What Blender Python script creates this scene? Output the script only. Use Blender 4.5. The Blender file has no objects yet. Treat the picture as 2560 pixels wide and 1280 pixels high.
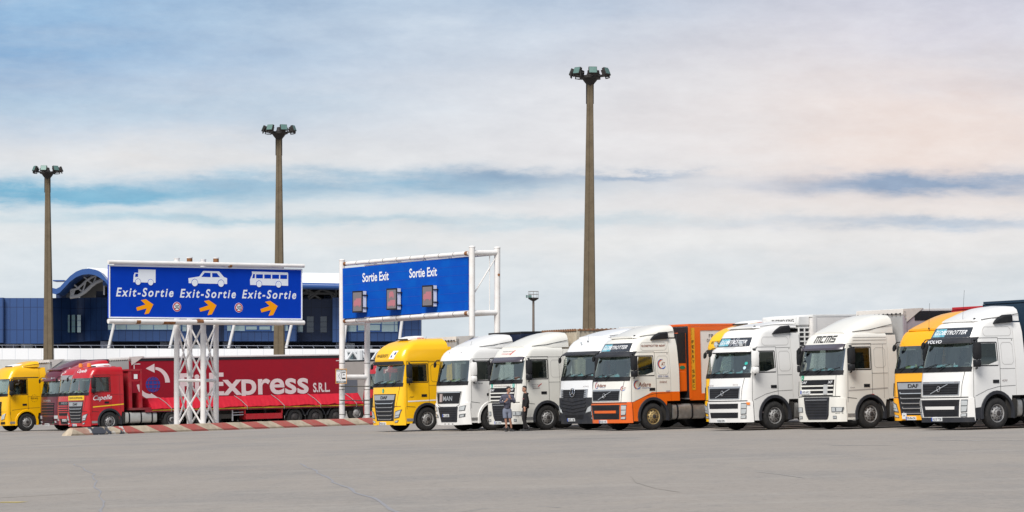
import bpy, math, random
from math import sin, cos, pi, sqrt, radians, hypot, atan2, exp
from mathutils import Vector, Matrix, Quaternion
random.seed(7)
S = bpy.context.scene
COL = S.collection
# ------------------------------------------------------------------ camera
FP = 7500.0           # focal length in pixels of the 2560 px wide photograph
HOR = 976.0           # row of the eye level at the centre column
EYE = 1.65
SLOPE = 0.024         # the yard falls gently towards the left for drainage
cam = bpy.data.objects.new('Camera', bpy.data.cameras.new('Camera'))
COL.objects.link(cam); S.camera = cam
cam.data.sensor_width = 36; cam.data.lens = 36*FP/2560
cam.location = (0, 0, EYE); cam.rotation_euler = (pi/2, 0, 0)
cam.data.shift_y = (HOR-640)/2560
cam.data.clip_start = .5; cam.data.clip_end = 6000
S.view_settings.view_transform = 'Standard'; S.view_settings.look = 'None'
S.view_settings.gamma = 1; S.view_settings.exposure = 0.25

def lin(c):
    return tuple(((v/255/12.92) if v/255 <= .04045 else ((v/255+.055)/1.055)**2.4) for v in c)+(1,)
# ------------------------------------------------------------------ sky
W = bpy.data.worlds.new('World'); S.world = W; W.use_nodes = True
def build_world():
    nt = W.node_tree; nt.nodes.clear(); L = nt.links
    def N(t, **k):
        n = nt.nodes.new(t)
        for a, b in k.items(): setattr(n, a, b)
        return n
    def M(op, a, b=None, c=None, clamp=False):
        n = N('ShaderNodeMath', operation=op, use_clamp=clamp)
        for i, v in enumerate((a, b, c)):
            if v is None: continue
            if isinstance(v, (int, float)): n.inputs[i].default_value = v
            else: L.new(v, n.inputs[i])
        return n.outputs[0]
    tc = N('ShaderNodeTexCoord'); sp = N('ShaderNodeSeparateXYZ'); L.new(tc.outputs['Generated'], sp.inputs[0])
    x, y, z = sp.outputs
    az = M('ARCTAN2', x, y); el = M('ARCSINE', z)
    A = M('MULTIPLY', az, 7500/1280.); Ev = M('MULTIPLY', el, 7500/976.)
    def noise(sx, sy, sc, det, seed, rough=.55):
        cv = N('ShaderNodeCombineXYZ'); L.new(M('MULTIPLY', A, sx), cv.inputs[0]); L.new(M('MULTIPLY', Ev, sy), cv.inputs[1]); cv.inputs[2].default_value = seed
        n = N('ShaderNodeTexNoise'); n.inputs['Scale'].default_value = sc; n.inputs['Detail'].default_value = det; n.inputs['Roughness'].default_value = rough
        L.new(cv.outputs[0], n.inputs['Vector']); return M('SUBTRACT', n.outputs[0], .5)
    n1 = noise(1, 2.6, 1.6, 8, 0, .6); n2 = noise(1, 3.2, 5, 9, 5.3, .62); n3 = noise(1, 4.2, 2.2, 10, 9.1, .64); n4 = noise(1, 2.6, 3.4, 10, 3.7, .64); n5 = noise(1, 1.6, 11, 8, 1.7, .66)
    Aw = M('ADD', M('ADD', A, M('MULTIPLY', n1, .40)), M('MULTIPLY', n2, .16)); Ew = M('ADD', M('ADD', M('ADD', Ev, M('MULTIPLY', n1, .10)), M('MULTIPLY', n2, .085)), M('MULTIPLY', n5, .03))
    def blob(a0, e0, sa, se, k=1.0, str_=1.1):
        u = M('DIVIDE', M('SUBTRACT', Aw, a0), sa); v = M('DIVIDE', M('SUBTRACT', Ew, e0), se)
        g = M('EXPONENT', M('MULTIPLY', M('ADD', M('MULTIPLY', u, u), M('MULTIPLY', v, v)), -1.0))
        t = M('ADD', 1.0, M('MULTIPLY', n3, str_*2.6))
        return M('MULTIPLY', M('MULTIPLY', g, t), k, clamp=True)
    ramp = N('ShaderNodeValToRGB'); cr = ramp.color_ramp
    L.new(M('MULTIPLY', M('ADD', Ew, M('MULTIPLY', n3, .08)), .5, clamp=True), ramp.inputs[0])
    pts = [(0, (208, 219, 227)), (.10, (213, 222, 229)), (.17, (218, 225, 230)), (.22, (227, 230, 232)), (.27, (226, 229, 232)), (.33, (216, 221, 228)),
           (.42, (205, 213, 224)), (.52, (192, 204, 219)), (.75, (165, 172, 182)), (1, (148, 158, 175))]
    while len(cr.elements) < len(pts): cr.elements.new(.5)
    for e, (p, c) in zip(cr.elements, pts): e.position = p; e.color = lin(c)
    cur = ramp.outputs[0]
    def over(fac, col):
        nonlocal cur
        m = N('ShaderNodeMixRGB'); L.new(fac, m.inputs[0]); L.new(cur, m.inputs[1])
        if isinstance(col, tuple): m.inputs[2].default_value = lin(col)
        else: L.new(col, m.inputs[2])
        cur = m.outputs[0]
    over(blob(.78, .66, .62, .28, 1.0, .3), (238, 221, 213))      # warm cloud at the right
    over(blob(1.0, 1.0, .8, .2, .7, .5), (207, 205, 218))
    over(blob(.15, .62, .5, .22, .6, .4), (226, 225, 228))
    over(blob(-.95, .93, .55, .22, .95, .7), (138, 175, 212))      # blue top left
    over(blob(-.35, .95, .45, .12, .7, .8), (163, 190, 217))
    over(blob(-.75, .72, .5, .05, .4, 1.4), (175, 200, 220))
    over(blob(-.15, .93, .3, .07, .35, 1.2), (222, 226, 232))
    over(blob(.1, .98, .25, .04, .5, 1.0), (176, 194, 216))
    over(blob(-.7, .60, .45, .045, .6, 1.0), (226, 222, 220))
    over(blob(-.9, .50, .50, .032, 1.1, .8), (120, 178, 208))      # blue gap at the left
    over(blob(-.30, .525, .42, .030, .95, 1.1), (150, 184, 208))
    over(blob(-.02, .545, .16, .022, .8, .7), (142, 170, 197))     # the long grey blue streak
    over(blob(.22, .548, .12, .010, .8, .6), (150, 172, 198))
    over(blob(.86, .525, .34, .030, .95, 1.2), (150, 168, 194))     # dark streak at the right
    over(blob(.80, .425, .30, .020, .8, 1.0), (160, 180, 203))
    over(blob(-.45, .435, .7, .018, .7, 1.3), (170, 200, 216))
    over(blob(-.2, .385, .8, .020, .6, 1.0), (229, 229, 229))
    over(blob(.6, .20, .6, .05, .5, .8), (205, 213, 222))
    vo = N('ShaderNodeMixRGB', blend_type='SOFT_LIGHT'); vo.inputs[0].default_value = .6
    vg = N('ShaderNodeCombineXYZ'); vv = M('ADD', .5, M('MULTIPLY', M('ADD', M('ADD', n4, M('MULTIPLY', n3, .5)), M('MULTIPLY', n5, .6)), .95), clamp=True)
    for i in range(3): L.new(vv, vg.inputs[i])
    L.new(cur, vo.inputs[1]); L.new(vg.outputs[0], vo.inputs[2]); cur = vo.outputs[0]
    # the physical sky behind the cloud cover, thinly mixed in
    sky = N('ShaderNodeTexSky'); sky.sky_type = 'NISHITA'; sky.sun_disc = False
    sky.sun_elevation = radians(48); sky.sun_rotation = radians(-148)
    sb = N('ShaderNodeMixRGB', blend_type='MULTIPLY'); sb.inputs[0].default_value = 1; sb.inputs[2].default_value = (.1, .1, .1, 1); L.new(sky.outputs[0], sb.inputs[1])
    m = N('ShaderNodeMixRGB'); m.inputs[0].default_value = .06; L.new(cur, m.inputs[1]); L.new(sb.outputs[0], m.inputs[2])
    bg = N('ShaderNodeBackground'); bg.inputs[1].default_value = .88; L.new(m.outputs[0], bg.inputs[0])
    out = N('ShaderNodeOutputWorld'); L.new(bg.outputs[0], out.inputs[0])
build_world()
# ------------------------------------------------------------------ sun (veiled by cloud)
sun = bpy.data.objects.new('Sun', bpy.data.lights.new('Sun', 'SUN')); COL.objects.link(sun)
sun.data.energy = 3.7; sun.data.angle = radians(28); sun.data.color = (1, .96, .9)
_sd = Vector((-sin(radians(26))*cos(radians(48)), -cos(radians(26))*cos(radians(48)), sin(radians(48))))
sun.rotation_euler = _sd.to_track_quat('Z', 'Y').to_euler()

# ------------------------------------------------------------------ helpers
def P(px, py, D): return Vector(((px-1280)/FP*D, D, EYE+(HOR-py)/FP*D))
def gz(x, y=0): return SLOPE*max(-75, min(75, x))
def gD(px, py): return EYE*FP/((py-HOR)+SLOPE*(px-1280))
def G(px, py):
    D = gD(px, py); x = (px-1280)/FP*D; return Vector((x, D, gz(x)))
def tag(o, label=None, cat=None, group=None, kind=None):
    for k, v in (('label', label), ('category', cat), ('group', group), ('kind', kind)):
        if v: o[k] = v
    return o
def empty(name, label, cat, loc=(0, 0, 0), group=None):
    o = bpy.data.objects.new(name, None); COL.objects.link(o); o.location = loc; o.empty_display_size = .2
    return tag(o, label, cat, group)
MATS = {}
def mat(key, col=None, rough=.5, metal=0, coat=0, dirt=.0, dcol=(.16, .14, .12), dscale=3, bump=0, bscale=30, spec=.5, hue=0):
    if key in MATS: return MATS[key]
    m = bpy.data.materials.new(key); m.use_nodes = True; nt = m.node_tree; b = nt.nodes['Principled BSDF']; L = nt.links
    b.inputs['Base Color'].default_value = tuple(col)+(1,); b.inputs['Roughness'].default_value = rough; b.inputs['Metallic'].default_value = metal
    b.inputs['Coat Weight'].default_value = coat; b.inputs['Coat Roughness'].default_value = .08; b.inputs['Specular IOR Level'].default_value = spec
    if dirt:
        tc = nt.nodes.new('ShaderNodeTexCoord'); n = nt.nodes.new('ShaderNodeTexNoise'); n.inputs['Scale'].default_value = dscale; n.inputs['Detail'].default_value = 8; n.inputs['Roughness'].default_value = .62
        L.new(tc.outputs['Object'], n.inputs['Vector'])
        r = nt.nodes.new('ShaderNodeMapRange'); r.inputs[1].default_value = .42; r.inputs[2].default_value = .78; r.inputs[3].default_value = 0; r.inputs[4].default_value = dirt
        L.new(n.outputs[0], r.inputs[0]); x = nt.nodes.new('ShaderNodeMixRGB'); x.inputs[1].default_value = tuple(col)+(1,); x.inputs[2].default_value = tuple(dcol)+(1,)
        L.new(r.outputs[0], x.inputs[0]); L.new(x.outputs[0], b.inputs['Base Color'])
        r2 = nt.nodes.new('ShaderNodeMapRange'); r2.inputs[3].default_value = rough; r2.inputs[4].default_value = min(1, rough+.25); L.new(n.outputs[0], r2.inputs[0]); L.new(r2.outputs[0], b.inputs['Roughness'])
    if bump:
        tc = nt.nodes.new('ShaderNodeTexCoord'); n = nt.nodes.new('ShaderNodeTexNoise'); n.inputs['Scale'].default_value = bscale; n.inputs['Detail'].default_value = 5
        L.new(tc.outputs['Object'], n.inputs['Vector']); bp = nt.nodes.new('ShaderNodeBump'); bp.inputs['Strength'].default_value = bump; bp.inputs['Distance'].default_value = .05
        L.new(n.outputs[0], bp.inputs['Height']); L.new(bp.outputs[0], b.inputs['Normal'])
    MATS[key] = m; return m
def glass_mat(key, tint, refl=.10):
    m = bpy.data.materials.new(key); m.use_nodes = True; nt = m.node_tree; nt.nodes.clear(); L = nt.links
    t = nt.nodes.new('ShaderNodeBsdfTransparent'); t.inputs[0].default_value = tuple(tint)+(1,)
    g = nt.nodes.new('ShaderNodeBsdfGlossy'); g.inputs['Roughness'].default_value = .03; g.inputs[0].default_value = (.92, 1, .93, 1)
    f = nt.nodes.new('ShaderNodeLayerWeight'); f.inputs[0].default_value = .35
    r = nt.nodes.new('ShaderNodeMapRange'); r.inputs[3].default_value = refl; r.inputs[4].default_value = .95; L.new(f.outputs['Fresnel'], r.inputs[0])
    x = nt.nodes.new('ShaderNodeMixShader'); L.new(r.outputs[0], x.inputs[0]); L.new(t.outputs[0], x.inputs[1]); L.new(g.outputs[0], x.inputs[2])
    o = nt.nodes.new('ShaderNodeOutputMaterial'); L.new(x.outputs[0], o.inputs[0]); MATS[key] = m; return m
BLK = mat('black_plastic', (.012, .013, .016), .5, spec=.25, dirt=.25, dcol=(.06, .055, .05))
DRK = mat('dark_grey_plastic', (.024, .026, .033), .55, spec=.3, dirt=.2, dcol=(.1, .095, .09))
SEAM = mat('panel_gap', (.02, .02, .02), .8)
CHR = mat('chrome', (.75, .76, .78), .18, 1)
SIL = mat('satin_silver', (.55, .56, .58), .32, .8)
RUB = mat('tyre_rubber', (.014, .014, .015), .8, dirt=.5, dcol=(.05, .045, .04), dscale=8, bump=.2)
RIM = mat('painted_rim', (.38, .38, .38), .45, .4, dirt=.7, dcol=(.10, .07, .05), dscale=9)
RIMG = mat('brass_coloured_rim', (.50, .38, .18), .45, .5, dirt=.6, dcol=(.12, .07, .04), dscale=9)
HUB = mat('hub_dark', (.05, .045, .045), .6, .3)
CHS = mat('chassis_black', (.02, .019, .018), .7, dirt=.5, dcol=(.06, .05, .04))
PLT = mat('number_plate', (.75, .77, .78), .4)
INK = mat('black_ink', (.012, .012, .014), .5)
WHT = mat('white_lettering', (.82, .83, .85), .5)
LGT = mat('lamp_glass', (.62, .66, .68), .08, .35, coat=1)
LDK = mat('lamp_surround', (.09, .10, .11), .2, .2, coat=1)
AMB = mat('amber_lens', (.9, .24, .02), .25, coat=.5)
RED = mat('red_lens', (.5, .01, .01), .25, coat=.5)
GLW = glass_mat('windscreen_glass', (.84, .96, .91), .24)
GLS = glass_mat('side_window_glass', (.50, .58, .56), .06)
INT = mat('cab_trim', (.19, .19, .19), .8)
INL = mat('cab_lining', (.24, .24, .22), .9)
SEATM = mat('seat_cloth', (.07, .085, .10), .9)
TANK = mat('fuel_tank_metal', (.42, .42, .41), .35, .7, dirt=.6, dcol=(.12, .10, .08), dscale=4)

class MB:
    def __init__(s): s.v = []; s.f = []; s.m = []; s.mi = 0
    def add(s, vs, fs):
        o = len(s.v); s.v += [tuple(v) for v in vs]; s.f += [tuple(i+o for i in f) for f in fs]; s.m += [s.mi]*len(fs); return s
    def box(s, c, d, R=None, taper=1):
        x, y, z = d[0]/2, d[1]/2, d[2]/2
        vs = [Vector((a*x*(taper if e > 0 else 1), b*y*(taper if e > 0 else 1), e*z)) for e in (-1, 1) for a, b in ((-1, -1), (1, -1), (1, 1), (-1, 1))]
        if R is not None: vs = [R @ v for v in vs]
        c = Vector(c); return s.add([v+c for v in vs], [(3, 2, 1, 0), (4, 5, 6, 7), (0, 1, 5, 4), (1, 2, 6, 5), (2, 3, 7, 6), (3, 0, 4, 7)])
    def b2(s, a, b): return s.box([(a[i]+b[i])/2 for i in range(3)], [abs(b[i]-a[i]) for i in range(3)])
    def tube(s, pts, r, n=8, caps=True):
        pts = [Vector(p) for p in pts]; rr = r if isinstance(r, (list, tuple)) else [r]*len(pts); rings = []
        ref = None
        for i, p in enumerate(pts):
            d = (pts[min(i+1, len(pts)-1)]-pts[max(i-1, 0)]).normalized()
            if ref is None or abs(d.dot(ref)) > .95: ref = Vector((0, 0, 1)) if abs(d.z) < .9 else Vector((1, 0, 0))
            a = d.cross(ref).normalized(); b = d.cross(a).normalized(); ref = -b if False else ref
            rings += [p+(a*cos(t)+b*sin(t))*rr[i] for t in [2*pi*k/n for k in range(n)]]
        fs = [(i*n+k, i*n+(k+1) % n, (i+1)*n+(k+1) % n, (i+1)*n+k) for i in range(len(pts)-1) for k in range(n)]
        if caps: fs += [tuple(range(n))[::-1], tuple((len(pts)-1)*n+k for k in range(n))]
        return s.add(rings, fs)
    def lathe(s, prof, n, M4, caps=True):
        vs = [M4 @ Vector((r*cos(2*pi*k/n), r*sin(2*pi*k/n), h)) for r, h in prof for k in range(n)]
        fs = [(i*n+k, i*n+(k+1) % n, (i+1)*n+(k+1) % n, (i+1)*n+k) for i in range(len(prof)-1) for k in range(n)]
        if caps: fs += [tuple(range(n))[::-1], tuple((len(prof)-1)*n+k for k in range(n))]
        return s.add(vs, fs)
    def loft(s, rings, closed=True, caps=True):
        n = len(rings[0]); vs = [p for r in rings for p in r]
        fs = [(i*n+k, i*n+(k+1) % n, (i+1)*n+(k+1) % n, (i+1)*n+k) for i in range(len(rings)-1) for k in range(n if closed else n-1)]
        if caps: fs += [tuple(range(n))[::-1], tuple((len(rings)-1)*n+k for k in range(n))]
        return s.add(vs, fs)
    def prism(s, poly, f, t0, t1):
        """poly of 2D points, f(u,v,t)->3D"""
        n = len(poly); vs = [f(u, v, t0) for u, v in poly]+[f(u, v, t1) for u, v in poly]
        return s.add(vs, [tuple(range(n))[::-1], tuple(range(n, 2*n))]+[(k, (k+1) % n, n+(k+1) % n, n+k) for k in range(n)])
    def build(s, name, m, parent=None, smooth=35, bevel=0, **k):
        me = bpy.data.meshes.new(name); me.from_pydata([tuple(v) for v in s.v], [], s.f)
        for q in (m if isinstance(m, (list, tuple)) else [m]): me.materials.append(q)
        if isinstance(m, (list, tuple)): me.polygons.foreach_set('material_index', s.m)
        import bmesh
        bm = bmesh.new(); bm.from_mesh(me); bmesh.ops.remove_doubles(bm, verts=bm.verts, dist=1e-5); bmesh.ops.recalc_face_normals(bm, faces=bm.faces); bm.to_mesh(me); bm.free()
        if smooth: me.shade_smooth(); me.set_sharp_from_angle(angle=radians(smooth))
        me.update(); o = bpy.data.objects.new(name, me); COL.objects.link(o)
        if bevel:
            b = o.modifiers.new('bevel', 'BEVEL'); b.width = bevel; b.segments = 2; b.limit_method = 'ANGLE'; b.angle_limit = radians(40)
        if parent: o.parent = parent
        if k: tag(o, **k)
        return o
_TX = {}
def text2d(txt, shear=0, bold=0.0, space=1.0):
    """flat glyph outlines, normalised: width 1, cap height as it falls"""
    key = (txt, shear, bold, space)
    if key in _TX: return _TX[key]
    c = bpy.data.curves.new('t', 'FONT'); c.body = txt; c.shear = shear; c.offset = bold*.42; c.space_character = space; c.resolution_u = 5
    o = bpy.data.objects.new('t', c); COL.objects.link(o)
    bpy.context.view_layer.update()
    me = bpy.data.meshes.new_from_object(o.evaluated_get(bpy.context.evaluated_depsgraph_get()))
    vs = [(v.co.x, v.co.y) for v in me.vertices]; fs = [tuple(p.vertices) for p in me.polygons]
    bpy.data.objects.remove(o); bpy.data.curves.remove(c); bpy.data.meshes.remove(me)
    x0 = min(v[0] for v in vs); x1 = max(v[0] for v in vs)
    _TX[key] = ([((x-x0)/(x1-x0), y/.69) for x, y in vs], fs); return _TX[key]
def put_text(mb, txt, f, u0, u1, v0, h, **k):
    """write txt between u0 and u1 with baseline v0 and cap height h through mapping f(u,v)"""
    vs, fs = text2d(txt, **k); mb.add([f(u0+(u1-u0)*x, v0+h*y) for x, y in vs], fs); return mb
# ------------------------------------------------------------------ ground
def ground():
    m = bpy.data.materials.new('asphalt'); m.use_nodes = True; nt = m.node_tree; b = nt.nodes['Principled BSDF']; L = nt.links
    tc = nt.nodes.new('ShaderNodeTexCoord')
    def nz(scale, det, sx=1, sy=1, rough=.6):
        mp = nt.nodes.new('ShaderNodeMapping'); mp.inputs['Scale'].default_value = (sx, sy, 1); L.new(tc.outputs['Object'], mp.inputs[0])
        n = nt.nodes.new('ShaderNodeTexNoise'); n.inputs['Scale'].default_value = scale; n.inputs['Detail'].default_value = det; n.inputs['Roughness'].default_value = rough; L.new(mp.outputs[0], n.inputs['Vector']); return n.outputs[0]
    def mr(x, a, b_, c, d):
        r = nt.nodes.new('ShaderNodeMapRange'); r.inputs[1].default_value = a; r.inputs[2].default_value = b_; r.inputs[3].default_value = c; r.inputs[4].default_value = d; L.new(x, r.inputs[0]); return r.outputs[0]
    def mix(f, a, b_, t='MIX'):
        x = nt.nodes.new('ShaderNodeMixRGB'); x.blend_type = t
        for i, v in enumerate((f, a, b_)):
            if isinstance(v, (int, float)): x.inputs[i].default_value = v
            elif isinstance(v, tuple): x.inputs[i].default_value = v+(1,)
            else: L.new(v, x.inputs[i])
        return x.outputs[0]
    c = mix(mr(nz(.045, 4), .35, .65, 0, 1), (.264, .238, .214), (.300, .269, .238))
    c = mix(mr(nz(.16, 8, 1, .5, .62), .47, .60, 0, .75), c, (.222, .210, .200))
    c = mix(mr(nz(.3, 6, .5, 1.6, .62), .54, .62, 0, .35), c, (.34, .315, .285))
    c = mix(mr(nz(1.2, 7, 1, .2), .52, .8, 0, .55), c, (.19, .185, .18))
    c = mix(mr(nz(3.5, 3), .3, .7, .25, 0), c, (.33, .31, .29))
    c = mix(mr(nz(9, 4, 1, .6, .8), .40, .65, .0, .35), c, (.40, .36, .32))
    c = mix(mr(nz(6, 4, 1, .5, .85), .56, .70, 0, .40), c, (.13, .125, .12))
    # darker, bluer asphalt resurfaced where the lorries stand
    L.new(c, b.inputs['Base Color']); b.inputs['Roughness'].default_value = .9; b.inputs['Specular IOR Level'].default_value = .25
    bp = nt.nodes.new('ShaderNodeBump'); bp.inputs['Strength'].default_value = .5; bp.inputs['Distance'].default_value = .01; L.new(nz(40, 4), bp.inputs['Height']); L.new(bp.outputs[0], b.inputs['Normal'])
    mb = MB(); xs = [-3000, -75, 75, 3000]; ys = [-60, 0, 30, 60, 120, 200, 400, 1200, 5000]
    mb.add([(x, y, gz(x)) for y in ys for x in xs], [(j*4+i, j*4+i+1, j*4+i+5, j*4+i+4) for j in range(len(ys)-1) for i in range(3)])
    mb.build('ground', m, kind='structure', smooth=0)
ground()
def ribbon(mb, pts, w, dz=.004, jit=0):
    pts = [G(*p) for p in pts]; out = []
    for i in range(len(pts)-1):
        a, b = pts[i], pts[i+1]; n = max(1, int((b-a).length/.9)) if jit else 1
        for k in range(n): out.append(a.lerp(b, k/n))
    out.append(pts[-1]); L = []
    for i, p in enumerate(out):
        d = (out[min(i+1, len(out)-1)]-out[max(i-1, 0)]).normalized(); s = Vector((d.y, -d.x, 0)).normalized()
        p = p+s*jit*(.6*sin(i*.9+len(out))+.4*random.uniform(-1, 1)); ww = w*(random.uniform(.55, 1.4) if jit else 1)/2
        for q in (p-s*ww, p+s*ww): L.append((q.x, q.y, gz(q.x)+dz))
    mb.add(L, [(2*i, 2*i+1, 2*i+3, 2*i+2) for i in range(len(out)-1)])
SEAL = mat('crack_sealant', (.262, .26, .28), .8, dirt=.8, dcol=(.27, .255, .24), dscale=2)
PALE = mat('worn_white_paint', (.42, .40, .38), .8, dirt=.9, dcol=(.27, .25, .24), dscale=2)
WPNT = mat('white_road_paint', (.55, .54, .53), .8, dirt=.8, dcol=(.27, .26, .25), dscale=3)
YPNT = mat('yellow_road_paint', (.62, .47, .10), .8, dirt=.7, dcol=(.27, .25, .23), dscale=5)
STAIN = mat('rubber_marks', (.235, .215, .19), .9, dirt=1, dcol=(.275, .245, .21), dscale=.8)
mb = MB()
ribbon(mb, [(745, 1158), (790, 1178), (835, 1205), (885, 1228), (940, 1250), (1000, 1282)], .06, .004, .06)
mb.build('crack_repair', SEAL, kind='structure')
mb = MB(); ribbon(mb, [(185, 1160), (232, 1185), (240, 1215), (252, 1245), (258, 1282)], .035, .004, .05); mb.build('crack_repair', SEAL, kind='structure')
mb = MB(); ribbon(mb, [(1140, 1282), (1220, 1271), (1340, 1266), (1400, 1269)], .035, .004, .02); mb.build('crack_repair', SEAL, kind='structure')
mb = MB(); ribbon(mb, [(1575, 1190), (1590, 1207), (1640, 1222), (1700, 1231)], .015, .004, .01)
ribbon(mb, [(0, 1245), (160, 1236), (330, 1226), (540, 1222)], .05, .004, .02)
mb.build('tyre_marks', STAIN, kind='structure')
mb = MB(); ribbon(mb, [(0, 1115), (280, 1102), (560, 1089), (700, 1084)], .10, .006, .02)
ribbon(mb, [(2340, 1101), (2450, 1102), (2560, 1101)], .30, .006, .1); ribbon(mb, [(2080, 1114), (2230, 1113)], .25, .006, .1); ribbon(mb, [(480, 1107), (640, 1102)], .25, .006, .1); ribbon(mb, [(1420, 1095), (1600, 1097)], .12, .006, .03)
ribbon(mb, [(1890, 1180), (1950, 1186), (2010, 1195)], .03, .006, .02)
mb.build('road_marking', PALE, kind='structure')
mb = MB(); ribbon(mb, [(0, 1256), (58, 1256)], .30, .006, .01); mb.build('road_marking', YPNT, kind='structure')
PSI = radians(57)
SHADE = mat('painted_shade_asphalt', (.035, .033, .031), .7, dirt=.6, dcol=(.10, .095, .09), dscale=1.5)  # near-black colour standing in for the shade beneath the tractors
def yard(L, t, dz=.006):
    """point on the ground: L lateral lane coordinate, t metres along the parking lanes (to the rear)"""
    x = L*cos(PSI)+t*sin(PSI); y = -L*sin(PSI)+t*cos(PSI); return (x, y, gz(x)+dz)
def laneline(name, L, t0, t1, w=.12):
    mb = MB(); mb.add([yard(L-w/2, t0), yard(L+w/2, t0), yard(L+w/2, t1), yard(L-w/2, t1)], [(0, 1, 2, 3)]); mb.build(name, WPNT, kind='structure')
def place(o, px, L, lx=1.25, ly=1.40):
    u = (px-1280)/FP; D = -L/(sin(PSI)-cos(PSI)*u); c = Vector((u*D, D, gz(u*D)))
    up = Vector((-SLOPE, 0, 1)).normalized(); q = Vector((0, 0, 1)).rotation_difference(up) @ Quaternion((0, 0, 1), -PSI)
    o.rotation_mode = 'QUATERNION'; o.rotation_quaternion = q; o.location = c - q @ Vector((lx, ly, 0)); return D

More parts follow.
